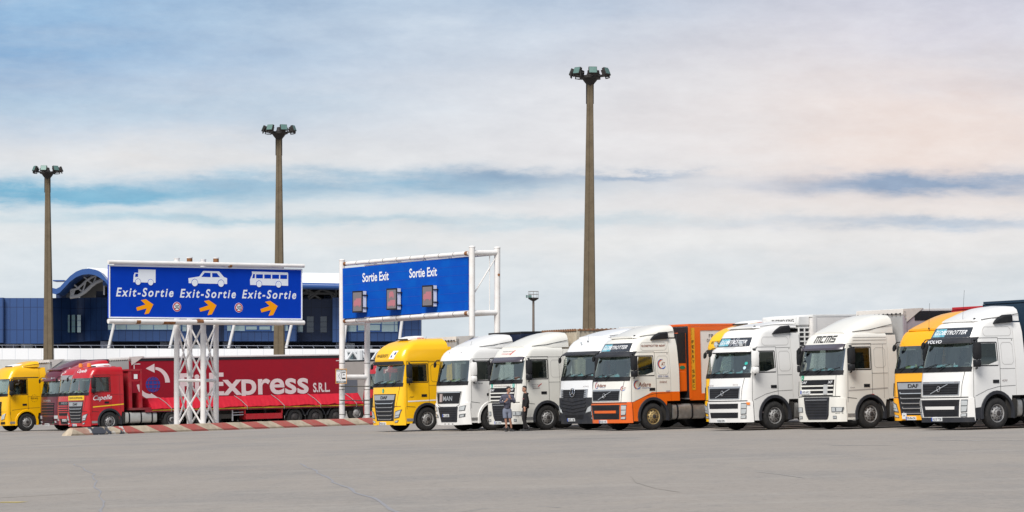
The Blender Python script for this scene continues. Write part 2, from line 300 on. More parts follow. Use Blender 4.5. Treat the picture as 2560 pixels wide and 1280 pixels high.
# ------------------------------------------------------------------ lorries
def interp(tab, z):
    if z <= tab[0][0]: return tab[0][1]
    for (a, u), (b, v) in zip(tab, tab[1:]):
        if z <= b: return u+(v-u)*(z-a)/(b-a)
    return tab[-1][1]
def underbody_shade(root):  # dark blob painted on the asphalt to deepen the shade under a tractor
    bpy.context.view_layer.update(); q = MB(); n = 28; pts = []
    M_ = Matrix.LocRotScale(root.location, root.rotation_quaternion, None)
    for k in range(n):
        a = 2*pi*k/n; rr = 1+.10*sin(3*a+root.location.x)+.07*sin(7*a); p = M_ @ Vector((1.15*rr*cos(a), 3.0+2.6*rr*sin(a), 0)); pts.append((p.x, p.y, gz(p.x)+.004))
    q.add(pts, [tuple(range(n))]); q.build('painted_underbody_shade', SHADE, kind='structure', smooth=0)
class Cab:
    def __init__(s, root, paint, yf, hw, r=.28, bulge=.05, yb=2.25, wsb=1.98, wst=2.85, win=(.62, 1.42, 2.12, 2.85), rise=0, zr=3.3, arch=(1.40, .50, .63), sillz=1.02, skirt=.34, wsx=.93):
        s.root, s.paint, s.yft, s.hwt, s.r, s.bulge, s.yb = root, paint, yf, hw, r, bulge, yb; underbody_shade(root)
        s.wsb, s.wst, s.win, s.rise, s.zr, s.arch, s.sillz, s.skirt, s.wsx = wsb, wst, win, rise, zr, arch, sillz, skirt, wsx
        s.ztop = yf[-1][0]
    def yf(s, z): return interp(s.yft, z)
    def hw(s, z): return interp(s.hwt, z)
    def F(s, x, z):
        h = s.hw(z); t = max(0, min(1, (abs(x)-(h-s.r))/s.r)); return s.yf(z)+s.r*(1-sqrt(max(0, 1-t*t)))+s.bulge*(min(1, abs(x)/h))**2
    def body(s):
        w = s.win; yc, zc, R = s.arch
        ys = sorted(set([round(v, 3) for v in [s.yb-i*.12 for i in range(int((s.yb-.42)/.12)+1)]+[w[0], w[1], yc-R, yc+R, s.yb]]), reverse=True)
        ys = [y for i, y in enumerate(ys) if y in w or y in (yc-R, yc+R, s.yb) or all(abs(y-q) > .04 for q in (w[0], w[1], yc-R, yc+R))]
        angs = [90, 72, 54, 36, 18, 0]; ff = [.6, .3]
        cols = [('s', 1, y) for y in ys]+[('c', 1, a) for a in angs]+[('f', 1, f) for f in ff]+[('f', 1, 0)]
        cols += [('f', -1, f) for f in ff[::-1]]+[('c', -1, a) for a in angs[::-1]]+[('s', -1, y) for y in ys[::-1]]
        zk = sorted(set([round(a, 3) for a, _ in s.yft]+[s.wsb, s.wst, w[2], w[3], s.skirt]+[round(s.skirt+.12*i, 3) for i in range(int((s.ztop-s.skirt)/.12))]))
        z2 = [zk[0]]
        imp = set([s.wsb, s.wst, w[2], w[3]]+[round(a, 3) for a, _ in s.yft])
        for z in zk[1:]:
            if z in imp or all(abs(z-q) > .035 for q in imp): z2.append(z)
        zk = [z for z in z2 if z >= s.skirt]
        def bot(y):
            if abs(y-yc) < R: return zc+sqrt(R*R-(y-yc)**2)
            return s.skirt if y < yc else s.sillz
        V = []
        for z in zk:
            for k, sg, a in cols:
                h = s.hw(z); zz = z
                if k == 's':
                    y = max(a, s.F(h, z)); zz = max(z, bot(a)) ; h = s.hw(zz)
                    x = sg*h
                elif k == 'c':
                    x = sg*(h-s.r+s.r*sin(radians(a))); y = s.F(x, z)
                else:
                    x = sg*a*(h-s.r); y = s.F(x, z)
                if s.rise and z > s.zr: zz += s.rise*(y-.4)/(s.yb-.4)*min(1, (z-s.zr)/(s.ztop-s.zr)*1.0)
                V.append((x, y, zz))
        n = len(cols); ns = len(ys); body, ws, sw, sw2 = [], [], [], []
        for j in range(len(zk)-1):
            zm = (zk[j]+zk[j+1])/2
            for i in range(n-1):
                f = (j*n+i, j*n+i+1, (j+1)*n+i+1, (j+1)*n+i)
                ks = (cols[i], cols[i+1])
                if all(k[0] != 's' for k in ks) and s.wsb < zm < s.wst and all(not (k[0] == 'c' and k[2] > 60) for k in ks): ws.append(f); continue
                if all(k[0] == 's' for k in ks) and w[2] < zm < w[3] and w[0]-1e-3 <= min(k[2] for k in ks) and max(k[2] for k in ks) <= w[1]+1e-3:
                    (sw if ks[0][1] > 0 else sw2).append(f); continue
                body.append(f)
            body.append((j*n+n-1, j*n, (j+1)*n, (j+1)*n+n-1))
        t = (len(zk)-1)*n
        body += [(t+i, t+i+1, t+n-2-i, t+n-1-i) for i in range(n//2)]
        def sub(fs):
            ids = sorted({i for f in fs for i in f}); mp = {i: k for k, i in enumerate(ids)}; m = MB(); m.add([V[i] for i in ids], [tuple(mp[i] for i in f) for f in fs]); return m
        def clean(fs): # drop collapsed faces
            out = []
            for f in fs:
                p = [Vector(V[i]) for i in f]
                ar = ((p[2]-p[0]).cross(p[3 % len(p)]-p[1])).length
                if ar > 1e-5: out.append(f)
            return out
        s.b = sub(clean(body)).build('body', s.paint, s.root, smooth=32)
        s.w = sub(ws).build('windscreen', GLW, s.root, smooth=60)
        sub(sw).build('side_window', GLS, s.root, smooth=60); sub(sw2).build('side_window', GLS, s.root, smooth=60)
        # cabin
        it = MB(); it.b2((-1.16, .30, 1.2), (1.16, s.yb-.06, 1.26)); it.b2((-1.16, s.yb-.10, 1.2), (1.16, s.yb-.06, s.wst+.1)); o = it.build('cabin_lining', INL, s.root, smooth=0)
        d = MB(); ring = []
        for x in [-1.12, -.8, -.4, 0, .4, .8, 1.12]:
            y0 = max(s.F(min(x, 1.1), 1.9), s.F(x*.96, s.wsb))+.04; y1 = .78+(.08 if x > 0 else 0)
            zt = s.wsb+.04+(.10 if x > .3 and x < 1.0 else 0)
            ring.append([(x, y0, 1.3), (x, y0, s.wsb-.03), (x, y0+.2, s.wsb+.03), (x, y1-.05, zt), (x, y1, zt-.05), (x, y1-.1, 1.3)])
        d.loft(ring); d.build('dashboard', INT, s.root, smooth=30)
        for sx in (.62, -.62):
            q = MB(); q.box((sx, 1.38, 1.62), (.5, .5, .16)); q.box((sx, 1.62, 2.0), (.48, .14, .75), Matrix.Rotation(radians(-8), 3, 'X')); q.box((sx, 1.68, 2.5), (.28, .1, .22)); q.build('seat', SEATM, s.root, bevel=.03)
        q = MB(); c = Vector((.62, .86, 2.06)); ax = Matrix.Rotation(radians(-35), 3, 'X')
        q.tube([c+ax @ Vector((.23*cos(t), .23*sin(t), 0)) for t in [2*pi*k/20 for k in range(21)]], .018, 6); q.tube([c+ax @ Vector((-.22, 0, 0)), c+ax @ Vector((.22, 0, 0))], .02, 6); q.tube([c, c+ax @ Vector((0, 0, -.3))], .04, 6)
        q.build('steering_wheel', INT, s.root)
        # papers and cards on the dash
        q = MB()
        for k in range(5):
            x = random.uniform(-.85, .95); q.box((x, s.F(x, s.wsb)+.14+random.random()*.12, s.wsb+.09), (random.uniform(.12, .26), .01, random.uniform(.10, .2)), Matrix.Rotation(radians(-25), 3, 'X') @ Matrix.Rotation(random.uniform(-.4, .4), 3, 'Y'))
        q.build('dash_papers', [mat('paper_white', (.8, .82, .84), .6), mat('paper_blue', (.3, .62, .7), .6)][s.root.location.x > 0 or random.random() > .5], s.root, smooth=0)
        cc = random.choice([(.30, .30, .33), (.10, .12, .25), (.32, .26, .20), (.22, .22, .22)])
        for sg in (1, -1):
            q = MB(); q.loft([[(sg*(1.10-.03*abs(sin(k*1.4))-.002*k), s.F(1.02, z)+.12+.035*k, z) for k in range(9)]+[(sg*(1.12), s.F(1.02, z)+.12+.035*k, z) for k in range(8, -1, -1)] for z in (s.wsb+.05, s.wst-.03)]); q.build('curtain', mat('curtain_%d' % int(cc[2]*100), cc, .9), s.root, smooth=30)
        q = MB(); yv = s.F(.5, s.wst)+.10
        for x0, x1 in ((-.95, -.25), (.2, .95)): q.box(((x0+x1)/2, yv+.03, s.wst-.07), (x1-x0, .03, .16), Matrix.Rotation(radians(-20), 3, 'X'))
        q.box((0, yv+.05, s.wst-.005), (2.1, .06, .03)); q.build('sun_flap', mat('flap_grey', (.40, .40, .38), .8), s.root, smooth=0)
        q = MB(); x = random.uniform(-.6, .1); q.box((x, s.F(x, s.wsb)+.30, s.wsb+.12), (.30, .16, .14), Matrix.Rotation(.3, 3, 'Z')); q.lathe([(.035, 0), (.035, .16), (.012, .22)], 10, Matrix.Translation((x+.34, s.F(x, s.wsb)+.26, s.wsb+.02))); q.box((x+.17, s.F(x, s.wsb)+.28, s.wsb+.045), (.4, .05, .01)); q.build('dash_items', mat('dash_items_%d' % random.randint(0, 2), random.choice([(.6, .5, .2), (.5, .55, .6), (.45, .6, .15)]), .6), s.root, smooth=0)
        # black border under the glass and wipers
        s.fq('windscreen_seal', BLK, [(-s.hw(2)+.15*s.r, s.wsb-.06), (s.hw(2)-.15*s.r, s.wsb-.06), (s.hw(2)-.15*s.r, s.wsb+.10), (-s.hw(2)+.15*s.r, s.wsb+.10)], .014, nx=26)
        for xa in (-.75, -.05, .62)[:3 if s.bulge < .1 else 2]:
            q = MB(); A_ = [(xa, s.wsb-.03), (xa+.22, s.wsb+.10)]; B_ = [(xa-.10, s.wsb+.07), (xa+.50, s.wsb+.20)]
            for pr in (A_, B_): q.tube([Vector((x, s.F(x, z)-.035, z)) for x, z in (pr[0], ((pr[0][0]+pr[1][0])/2, (pr[0][1]+pr[1][1])/2), pr[1])], .012, 5)
            q.build('wiper', BLK, s.root)
        # wheel arch lip and well
        q = MB(); rg = []
        for k in range(17):
            a = radians(-14+k*(208/16.)); yy = yc-R*cos(a); zz = zc+R*sin(a); h = s.hw(zz)
            d_ = Vector((0, -cos(a), sin(a)))
            rg.append([Vector((h+ox, yy, zz))+d_*o_ for ox, o_ in ((-.30, -.02), (.035, -.02), (.035, .075), (.004, .09), (-.30, .03))])
        q.loft(rg); lp = s.lip if hasattr(s, 'lip') else DRK; q.build('wheel_arch', lp, s.root)
        q2 = MB(); q2.add([(-v[0], v[1], v[2]) for v in q.v], [f[::-1] for f in q.f]); q2.build('wheel_arch', lp, s.root)
        q = MB(); q.b2((-.85, .42, .42), (.85, 2.35, 1.18)); q.b2((-.40, 2.0, .62), (-.30, 6.6, .92)); q.b2((.30, 2.0, .62), (.40, 6.6, .92)); q.b2((-.5, 2.3, .6), (.5, 3.1, 1.15))
        q.tube([(-.95, yc, .5), (.95, yc, .5)], .07); q.tube([(-.95, 5.1, .5), (.95, 5.1, .5)], .09)
        q.b2((-1.0, 4.45, .5), (1.0, 4.6, 1.0)); q.build('chassis', CHS, s.root, smooth=0)
        q = MB(); q.loft([[(cos(t)*.5, 4.75+sin(t)*.45, z) for t in [2*pi*k/16 for k in range(16)]] for z in (1.10, 1.18)]); q.build('fifth_wheel', CHS, s.root)
    # patches following the front and sides
    def fpt(s, x, z, off):
        h = s.hw(z); xx = max(-h+.002, min(h-.002, x)); e = .01
        dF = (s.F(xx+e if xx < h-e else xx, z)-s.F(xx-e if xx > -h+e else xx, z))/(2*e if abs(xx) < h-e else e)
        dF = max(-3, min(3, dF)); n = Vector((dF, -1, 0)).normalized(); return Vector((xx, s.F(xx, z), z))+n*off
    def fgrid(s, q, c, off, nx=8, nz=3):
        def pt(u, v, o): return s.fpt(*[(c[0][k]*(1-u)+c[1][k]*u)*(1-v)+(c[3][k]*(1-u)+c[2][k]*u)*v for k in (0, 1)], o)
        T = [pt(i/nx, j/nz, off) for j in range(nz+1) for i in range(nx+1)]; q.add(T, [(j*(nx+1)+i, j*(nx+1)+i+1, (j+1)*(nx+1)+i+1, (j+1)*(nx+1)+i) for j in range(nz) for i in range(nx)])
        per = [(i/nx, 0) for i in range(nx)]+[(1, j/nz) for j in range(nz)]+[(1-i/nx, 1) for i in range(nx)]+[(0, 1-j/nz) for j in range(nz)]
        n = len(per); q.add([pt(u, v, off) for u, v in per]+[pt(u, v, -.03) for u, v in per], [(k, (k+1) % n, n+(k+1) % n, n+k) for k in range(n)])
    def fq(s, name, m, c, off=.01, nx=8, nz=3, parent=None, mirror=False):
        q = MB(); s.fgrid(q, c, off, nx, nz); o = q.build(name, m, parent or s.root, smooth=40)
        if mirror:
            q = MB(); s.fgrid(q, [(-x, z) for x, z in (c[1], c[0], c[3], c[2])], off, nx, nz); q.build(name, m, parent or s.root, smooth=40)
        return o
    def fbars(s, name, m, bars, off=.03, parent=None):
        q = MB()
        for x0, x1, z, h in bars: s.fgrid(q, [(x0, z-h/2), (x1, z-h/2), (x1, z+h/2), (x0, z+h/2)], off, 8, 1)
        return q.build(name, m, parent or s.root, smooth=40)
    def ftext(s, txt, m, x0, x1, z, h, off=.02, name='lettering', parent=None, **k):
        q = MB(); put_text(q, txt, lambda u, v: s.fpt(u, v, off), x0, x1, z, h, **k); return q.build(name, m, parent or s.root, smooth=0)
    def spt(s, y, z, off, sg=1): return Vector((sg*(s.hw(z)+off), y, z))
    def sq(s, name, m, poly, off=.008, mirror=False, parent=None):
        o = None
        for sg in ((1, -1) if mirror else (1,)):
            q = MB(); q.prism(poly, lambda u, v, t: s.spt(u, v, t, sg), -.02, off); o2 = q.build(name, m, parent or s.root, smooth=0); o = o or o2
        return o
    def stext(s, txt, m, y0, y1, z, h, off=.012, rise=0, name='lettering', **k):
        q = MB(); put_text(q, txt, lambda u, v: s.spt(u, v+rise*(u-y0), off), y0, y1, z, h, **k); return q.build(name, m, s.root, smooth=0)
    def sline(s, pts, w=.014, off=.006, m=None, name='panel_gap'):
        q = MB()
        for (y0, z0), (y1, z1) in zip(pts, pts[1:]):
            L = hypot(y1-y0, z1-z0); ny, nz_ = -(z1-z0)/L*w/2, (y1-y0)/L*w/2; n = max(1, int(L/.25))
            for k in range(n):
                a, b = k/n, (k+1)/n; A_ = (y0+(y1-y0)*a, z0+(z1-z0)*a); B_ = (y0+(y1-y0)*b, z0+(z1-z0)*b)
                q.add([s.spt(A_[0]-ny, A_[1]-nz_, off), s.spt(B_[0]-ny, B_[1]-nz_, off), s.spt(B_[0]+ny, B_[1]+nz_, off), s.spt(A_[0]+ny, A_[1]+nz_, off)], [(0, 1, 2, 3)])
        return q.build(name, m or SEAM, s.root, smooth=0)
    def fline(s, pts, w=.016, off=.006, m=None, name='panel_gap'):
        q = MB()
        for (x0, z0), (x1, z1) in zip(pts, pts[1:]):
            L = hypot(x1-x0, z1-z0); nx_, nz_ = -(z1-z0)/L*w/2, (x1-x0)/L*w/2; n = max(1, int(L/.1))
            for k in range(n):
                a, b = k/n, (k+1)/n; A_ = (x0+(x1-x0)*a, z0+(z1-z0)*a); B_ = (x0+(x1-x0)*b, z0+(z1-z0)*b)
                q.add([s.fpt(A_[0]-nx_, A_[1]-nz_, off), s.fpt(B_[0]-nx_, B_[1]-nz_, off), s.fpt(B_[0]+nx_, B_[1]+nz_, off), s.fpt(A_[0]+nx_, A_[1]+nz_, off)], [(0, 1, 2, 3)])
        return q.build(name, m or SEAM, s.root, smooth=0)
    def wheels(s, rim=RIM, rear=True, R=.52):
        def wheel(x, y, sg, w=.30, dual=False):
            M4 = Matrix.Translation((x, y, R)) @ Matrix.Rotation(sg*pi/2, 4, 'Y')
            q = MB(); ww = w*(2.1 if dual else 1)
            q.lathe([(.30, -ww), (R-.06, -ww), (R-.01, -ww+.05), (R, -ww*.5), (R-.01, -.05), (R-.05, 0), (.32, .005), (.29, -.02), (.28, -.06)], 40, M4, caps=False)
            o = q.build('wheel', RUB, s.root, smooth=50)
            q = MB()
            if dual: pf = [(.285, -.02), (.27, -.04), (.25, -.16), (.14, -.19), (.13, -.04), (.10, -.02), (.001, -.015)]
            else: pf = [(.30, -.005), (.275, -.02), (.26, -.07), (.235, -.05), (.175, -.005), (.17, .02), (.12, .03), (.11, .06), (.001, .065)]
            q.lathe(pf, 32, M4, caps=False); q.build('rim', rim, o, smooth=35)
            q = MB()
            for k in range(10):
                a = 2*pi*k/10; q.lathe([(.018, -.03 if not dual else -.17), (.018, .035 if not dual else -.12)], 6, M4 @ Matrix.Translation((.145*cos(a), .145*sin(a), 0)))
                if not dual: q.lathe([(.028, -.03), (.028, -.020+.012)], 8, M4 @ Matrix.Translation((.222*cos(a+.3), .222*sin(a+.3), -.01)))
            q.lathe([(.085, .03), (.085, .072 if not dual else .0), (.06, .085 if not dual else .02)], 16, M4)
            q.build('wheel_nuts', HUB, o)
        yc = s.arch[0]
        wheel(1.24, yc, 1); wheel(-1.24, yc, -1)
        if rear: wheel(1.24, 5.1, 1, dual=True); wheel(-1.24, 5.1, -1, dual=True)
        for sg in (1, -1):
            q = MB(); ring = []
            for k in range(11):
                a = radians(10+k*16); ring.append([Vector((sg*xx, 5.1-(R+.07+o_)*cos(a), .52+(R+.07+o_)*sin(a))) for xx, o_ in ((.62, 0), (1.25, 0), (1.25, .03), (.62, .03))])
            q.loft(ring); q.build('mudguard', BLK, s.root)
    def tank(s, y0=2.35, y1=4.2, m=None, sg=1):
        q = MB(); prof = []
        for k in range(20):
            a = 2*pi*k/20; u = abs(cos(a))**.5*(1 if cos(a) > 0 else -1); v = abs(sin(a))**.5*(1 if sin(a) > 0 else -1); prof.append((.90+.32*u, .68+.30*v))
        q.loft([[(sg*x, y, z) for x, z in prof] for y in (y0, y1)]); o = q.build('fuel_tank', m or TANK, s.root, smooth=30)
        q = MB()
        for t in (.12, .5, .85):
            y = y0+(y1-y0)*t; q.loft([[(sg*(.9+(x-.9)*1.03), yy, .68+(z-.68)*1.03) for x, z in prof] for yy in (y-.04, y+.04)])
        q.build('strap', BLK, o)
        q = MB(); q.b2((sg*.9, y0-.02-.5, .35), (sg*1.2, y0-.06, 1.0)); q.build('battery_box', CHS, s.root, bevel=.02)
    def mirrors(s, m=BLK, m2=None, style='arm'):
        for sg in (1, -1):
            y = .42 if sg > 0 or style == 'far' else .66; x = sg*(s.hw(2.5)+(.20 if sg > 0 or style == 'far' else .15))
            q = MB()
            def sh(cx, cy, cz, w, d, h):
                ring = []
                for zz, k in ((-.5, .75), (-.42, .95), (0, 1), (.42, .95), (.5, .75)):
                    ring.append([(cx+sg*a*w/2*k, cy+b*d/2*k, cz+zz*h) for a, b in ((-1, .9), (1, .9), (1.0, -.3), (.7, -1), (-.7, -1), (-1, -.3))])
                q.loft(ring)
            sh(x, y, 2.58, .24, .20, .56); o = q.build('mirror', m2 or m, s.root, smooth=50); q = MB(); sh(x-.01*sg, y, 2.17, .22, .20, .24); q.build('mirror', m2 or m, s.root, smooth=50)
            q = MB(); q.tube([(sg*(s.hw(2.9)-.02), y+.12, 2.93), (x-sg*.05, y+.05, 2.93), (x, y, 2.85)], .03, 6); q.tube([(sg*(s.hw(2)-.02), y+.12, 2.0), (x, y, 2.02), (x, y, 2.1)], .03, 6)
            q.tube([(x, y, 2.25), (x, y, 2.35)], .03, 6); q.build('mirror_arm', BLK, o)
        # kerb mirror at the top of the far side of the screen
        q = MB(); x = -.98; yy = s.F(x, 2.85); q.tube([(x, yy, 3.0), (x-.02, yy-.14, 2.99), (x-.05, yy-.20, 2.9)], .02, 6)
        q.lathe([(.02, -.05), (.11, -.04), (.14, 0), (.13, .03)], 14, Matrix.Translation((x-.05, yy-.22, 2.80)) @ Matrix.Rotation(radians(35), 4, 'Y') @ Matrix.Rotation(radians(100), 4, 'X') @ Matrix.Diagonal((.55, 1, 1, 1))); q.build('kerb_mirror', BLK, s.root)
    def deflector(s, y0, y1, z0, ztop, m=None, w0=.95, w1=1.12, lip=.0, zb=None, name='roof_deflector'):
        """air deflector on the roof: low and narrow in front, tall behind"""
        q = MB(); rg = []; n = 9
        for k in range(n):
            t = k/(n-1); y = y0+(y1-y0)*t; hh = z0+(ztop-z0)*(.55*sin(min(1, t*1.1)*pi/2)+.45*min(1, t*1.25)); ww = w0+(w1-w0)*min(1, t*1.6)**.6; b = (z0-.05) if zb is None else z0-.05+(zb-z0)*t
            if k == 0: hh = z0+.015; ww = w0*.9
            pr = [(-ww, b), (-ww*.975, b+(hh-b)*.42), (-ww*.91, b+(hh-b)*.74), (-ww*.76, b+(hh-b)*.93), (-ww*.4, hh), (0, hh+.02)]
            pr = pr+[(-a, c) for a, c in pr[:-1][::-1]]
            rg.append([(a, y, c) for a, c in pr])
        q.loft(rg); o = q.build(name, m or s.paint, s.root, smooth=45)
        q = MB(); a = y0+(y1-y0)*.12; yy = [a, a+(y1-y0)*.35, y1-.02]; zz = [z0+.01, z0+.07, z0+(ztop-z0)*.42]
        for sg in (1,):
            pts = [Vector((sg*(w0+(w1-w0)*min(1, ((y-y0)/(y1-y0))*1.6)**.6*.985+.004), y, z)) for y, z in zip(yy, zz)]; q.tube(pts, .010, 4)
        q.build('panel_gap', SEAM, o); return o
    def extender(s, z0=1.05, z1=3.5, y1=None, m=None, w=.42):
        for sg in (1, -1):
            y0 = s.yb+.02; y1_ = y0+w
            q = MB(); q.loft([[(sg*(s.hw(z)-.0), y0, z), (sg*(s.hw(z)+.01), y1_-.03, z), (sg*(s.hw(z)-.03), y1_, z), (sg*(s.hw(z)-.05), y1_-.03, z), (sg*(s.hw(z)-.05), y0, z)] for z in [z0+(z1-z0)*k/8 for k in range(9)]])
            q.build('side_fairing', m or s.paint, s.root, smooth=30)
    def door(s, handle=(1.12, 1.52), ylo=.40, yhi=1.50, col=None, zlow=1.15):
        w = s.win; q_ = [(ylo, 2.95), (ylo, s.skirt+.25)]
        s.sline([(ylo+.02, 2.98), (ylo, 2.0), (ylo-.02, .95)]); s.sline([(yhi, 3.0), (yhi, zlow+.05)]); s.sline([(ylo, 3.0), (yhi, 3.0)])
        s.sline([(w[0]-.04, w[2]-.03), (w[0]-.04, w[3]+.03), (w[1]+.04, w[3]+.03), (w[1]+.04, w[2]-.03), (w[0]-.04, w[2]-.03)], .035, .006, BLK, 'window_seal')
        hb = s.sq('door_handle', BLK, [(handle[0], handle[1]-.05), (handle[0]+.26, handle[1]-.05), (handle[0]+.26, handle[1]+.06), (handle[0], handle[1]+.06)], .014, mirror=True)
    def step(s, m=None):
        s.sq('step', mat('step_metal', (.45, .45, .45), .4, .7, dirt=.6), [(.36, .44), (.74, .44), (.74, .56), (.36, .56)], .01, mirror=True)
    def plate(s, txt, x=0, z=.40, blue=True, w=.52):
        o = s.fq('number_plate', PLT, [(x-w/2, z-.06), (x+w/2, z-.06), (x+w/2, z+.06), (x-w/2, z+.06)], .062, nx=3, nz=1)
        s.ftext(txt, INK, x-w/2+.07, x+w/2-.02, z-.04, .08, .067, parent=o, bold=.02)
        if blue: s.fq('country_band', mat('plate_blue', (.02, .08, .45), .4), [(x-w/2, z-.06), (x-w/2+.05, z-.06), (x-w/2+.05, z+.06), (x-w/2, z+.06)], .066, nx=1, nz=1, parent=o)
    def round_sticker(s, x, z, r, col, txt=None, off=.012):
        o = None
        q = MB(); n = 20; q.add([s.fpt(x+r*cos(2*pi*k/n), z+r*1.15*sin(2*pi*k/n), off) for k in range(n)], [tuple(range(n))]); o = q.build('sticker', mat('sticker_'+str(col), col, .5), s.root, smooth=0)
        if txt: s.ftext(txt, WHT, x-r*.4, x+r*.4, z-r*.6, r*1.2, off+.006, parent=o, bold=.02)

def visor(c, z0, z1, m, out=.16, w=1.13, drop=.0):
    q = MB(); n = 16; rg = []
    for i in range(n+1):
        x = -w+2*w*i/n; e = 1-.55*abs(x/w)**4
        b = c.fpt(x, z1, 0); f = c.fpt(x, z0, 0); d = Vector((0, -1, 0)) if abs(x) < w*.8 else Vector((.35 if x > 0 else -.35, -1, 0)).normalized()
        zt = z1
        rg.append([b+d*-.02, b+d*(.03)+Vector((0, 0, .01)), f+d*(out*e)+Vector((0, 0, (z1-z0)*.35-drop)), f+d*(out*e+.015)+Vector((0, 0, -drop)), f+d*(out*e-.01)+Vector((0, 0, -drop)), f+d*(out*e*.6)+Vector((0, 0, (z1-z0)*.3))])
    q.loft(rg); return q.build('sun_visor', m, c.root, smooth=40)
def wbag(c, y=.75, z=3.4, txt='VEGA', m=None):
    """flat rooftop air conditioner"""
    q = MB(); rg = []
    for k, (t, hh, ww) in enumerate(((0, .03, .42), (.12, .10, .5), (.5, .17, .52), (.85, .17, .5), (1, .10, .44))):
        yy = y+.95*t; rg.append([(-ww, yy, z), (-ww, yy, z+hh*.6), (-ww*.8, yy, z+hh), (ww*.8, yy, z+hh), (ww, yy, z+hh*.6), (ww, yy, z)])
    q.loft(rg); o = q.build('roof_air_conditioner', mat('white_unit', (.8, .8, .8), .4), c.root, smooth=30)
    q = MB(); q.b2((-.45, y-.015, z+.01), (.45, y+.04, z+.06)); q.build('intake_grille', BLK, o)
    q = MB(); put_text(q, txt, lambda u, v: (.525, u, v), y+.45, y+.80, z+.03, .07, bold=.02); q.build('lettering', mat('red_ink', (.6, .02, .02), .5), o, smooth=0)
def antenna(c, x, y, z, h, lean=.1):
    q = MB(); q.tube([(x, y, z), (x+lean*.2, y+lean, z+h)], .005, 5); q.tube([(x, y, z), (x, y, z+.06)], .025, 6); q.build('antenna', BLK, c.root)
def paint(key, col, dirt=.22, dcol=None, rough=.28):
    return mat(key, col, rough, coat=.5, dirt=dirt, dcol=dcol or tuple(c*.55 for c in col), dscale=1.4)
WH_ = (.80, .79, .77); CREAM = (.76, .745, .69)
def lorry(label, group, px, L):
    r = empty('lorry', label, 'lorry', group=group); place(r, px, L); return r
G1 = 'tractor units parked in the right-hand row'; G2 = 'tractor units parked behind the striped barrier'

def slats(c, x0t, x0b, z0, z1, n, m, h=.03, off=.03, name='grille_bars', curve=.0):
    q = MB()
    for k in range(n):
        z = z0+(z1-z0)*(k+.5)/n; w = x0b+(x0t-x0b)*(z-z0)/(z1-z0)
        c.fgrid(q, [(-w, z-h/2), (w, z-h/2), (w, z+h/2), (-w, z+h/2)], off, 8, 1)
        if curve:
            for sg in (1, -1): c.fgrid(q, [(sg*w-.03, z-h/2) if sg > 0 else (-w, z-h/2), (w if sg > 0 else -w+.03, z-h/2), (w+.02 if sg > 0 else -w+.03, z+h/2+curve), (w-.02 if sg > 0 else -w-.02, z+h/2+curve)], off, 1, 1)
    return q.build(name, m, c.root, smooth=40)

def daf_new(c, plate, txt='DAF', blue=True, name_side=True):
    P_ = c.paint
    c.fq('grille_panel', DRK, [(-.70, .40), (.70, .40), (.92, 1.62), (-.92, 1.62)], .012, nx=14, nz=8)
    g = c.fq('badge_panel', SIL, [(-.80, 1.36), (.80, 1.36), (.86, 1.58), (-.86, 1.58)], .03, nx=12)
    c.ftext(txt, INK, -.27, .27, 1.405, .13, .04, parent=g, bold=.045)
    c.fbars('grille_recess', BLK, [(-.60-.16*t, .60+.16*t, .50+.80*t, .075) for t in (.0, .2, .4, .6, .8)], .020)
    slats(c, .72, .52, .44, 1.30, 5, CHR, .028, .035, curve=.045)
    # bumper with headlights
    q = MB()
    for sg in (1, -1):
        cc = [(.70, .28), (1.245, .28), (1.245, 1.06), (.84, 1.02)]
        if sg < 0: cc = [(-x, z) for x, z in (cc[1], cc[0], cc[3], cc[2])]
        c.fgrid(q, cc, .03, 6, 4)
    c.fgrid(q, [(-.72, .30), (.72, .30), (.70, .46), (-.70, .46)], .03, 8, 1); b = q.build('bumper', P_, c.root, smooth=40)
    for sg in (1, -1):
        def S_(cc): return cc if sg > 0 else [(-x, z) for x, z in (cc[1], cc[0], cc[3], cc[2])]
        h = c.fq('headlight', LDK, S_([(.80, .56), (1.10, .60), (1.20, .96), (.90, .86)]), .045, nx=5)
        c.fq('lens', LGT, S_([(.84, .60), (1.08, .635), (1.17, .92), (.93, .83)]), .052, nx=5, parent=h); c.fq('reflector', LDK, S_([(.90, .68), (1.10, .71), (1.11, .735), (.91, .70)]), .056, nx=3, parent=h)
        f = c.fq('fog_light', LDK, S_([(.80, .38), (1.02, .40), (1.08, .50), (.84, .47)]), .045, nx=4); c.fq('lens', LGT, S_([(.84, .40), (1.0, .415), (1.04, .48), (.87, .455)]), .052, nx=3, parent=f)
        c.fline([(sg*.96, 1.08), (sg*1.06, 1.60), (sg*1.12, 1.93)], .014)
        sg < 0 and c.fq('air_vent', BLK, S_([(1.10, 1.12), (1.16, 1.12), (1.19, 1.58), (1.12, 1.58)]), .03, nx=2)
    c.fline([(-1.17, 1.08), (1.17, 1.08)], .02, .014)
    c.sline([(.36, 1.07), (.80, 1.04)], .02)
    c.plate(plate, -.15, .36, blue); c.mirrors(); c.door(); c.step()
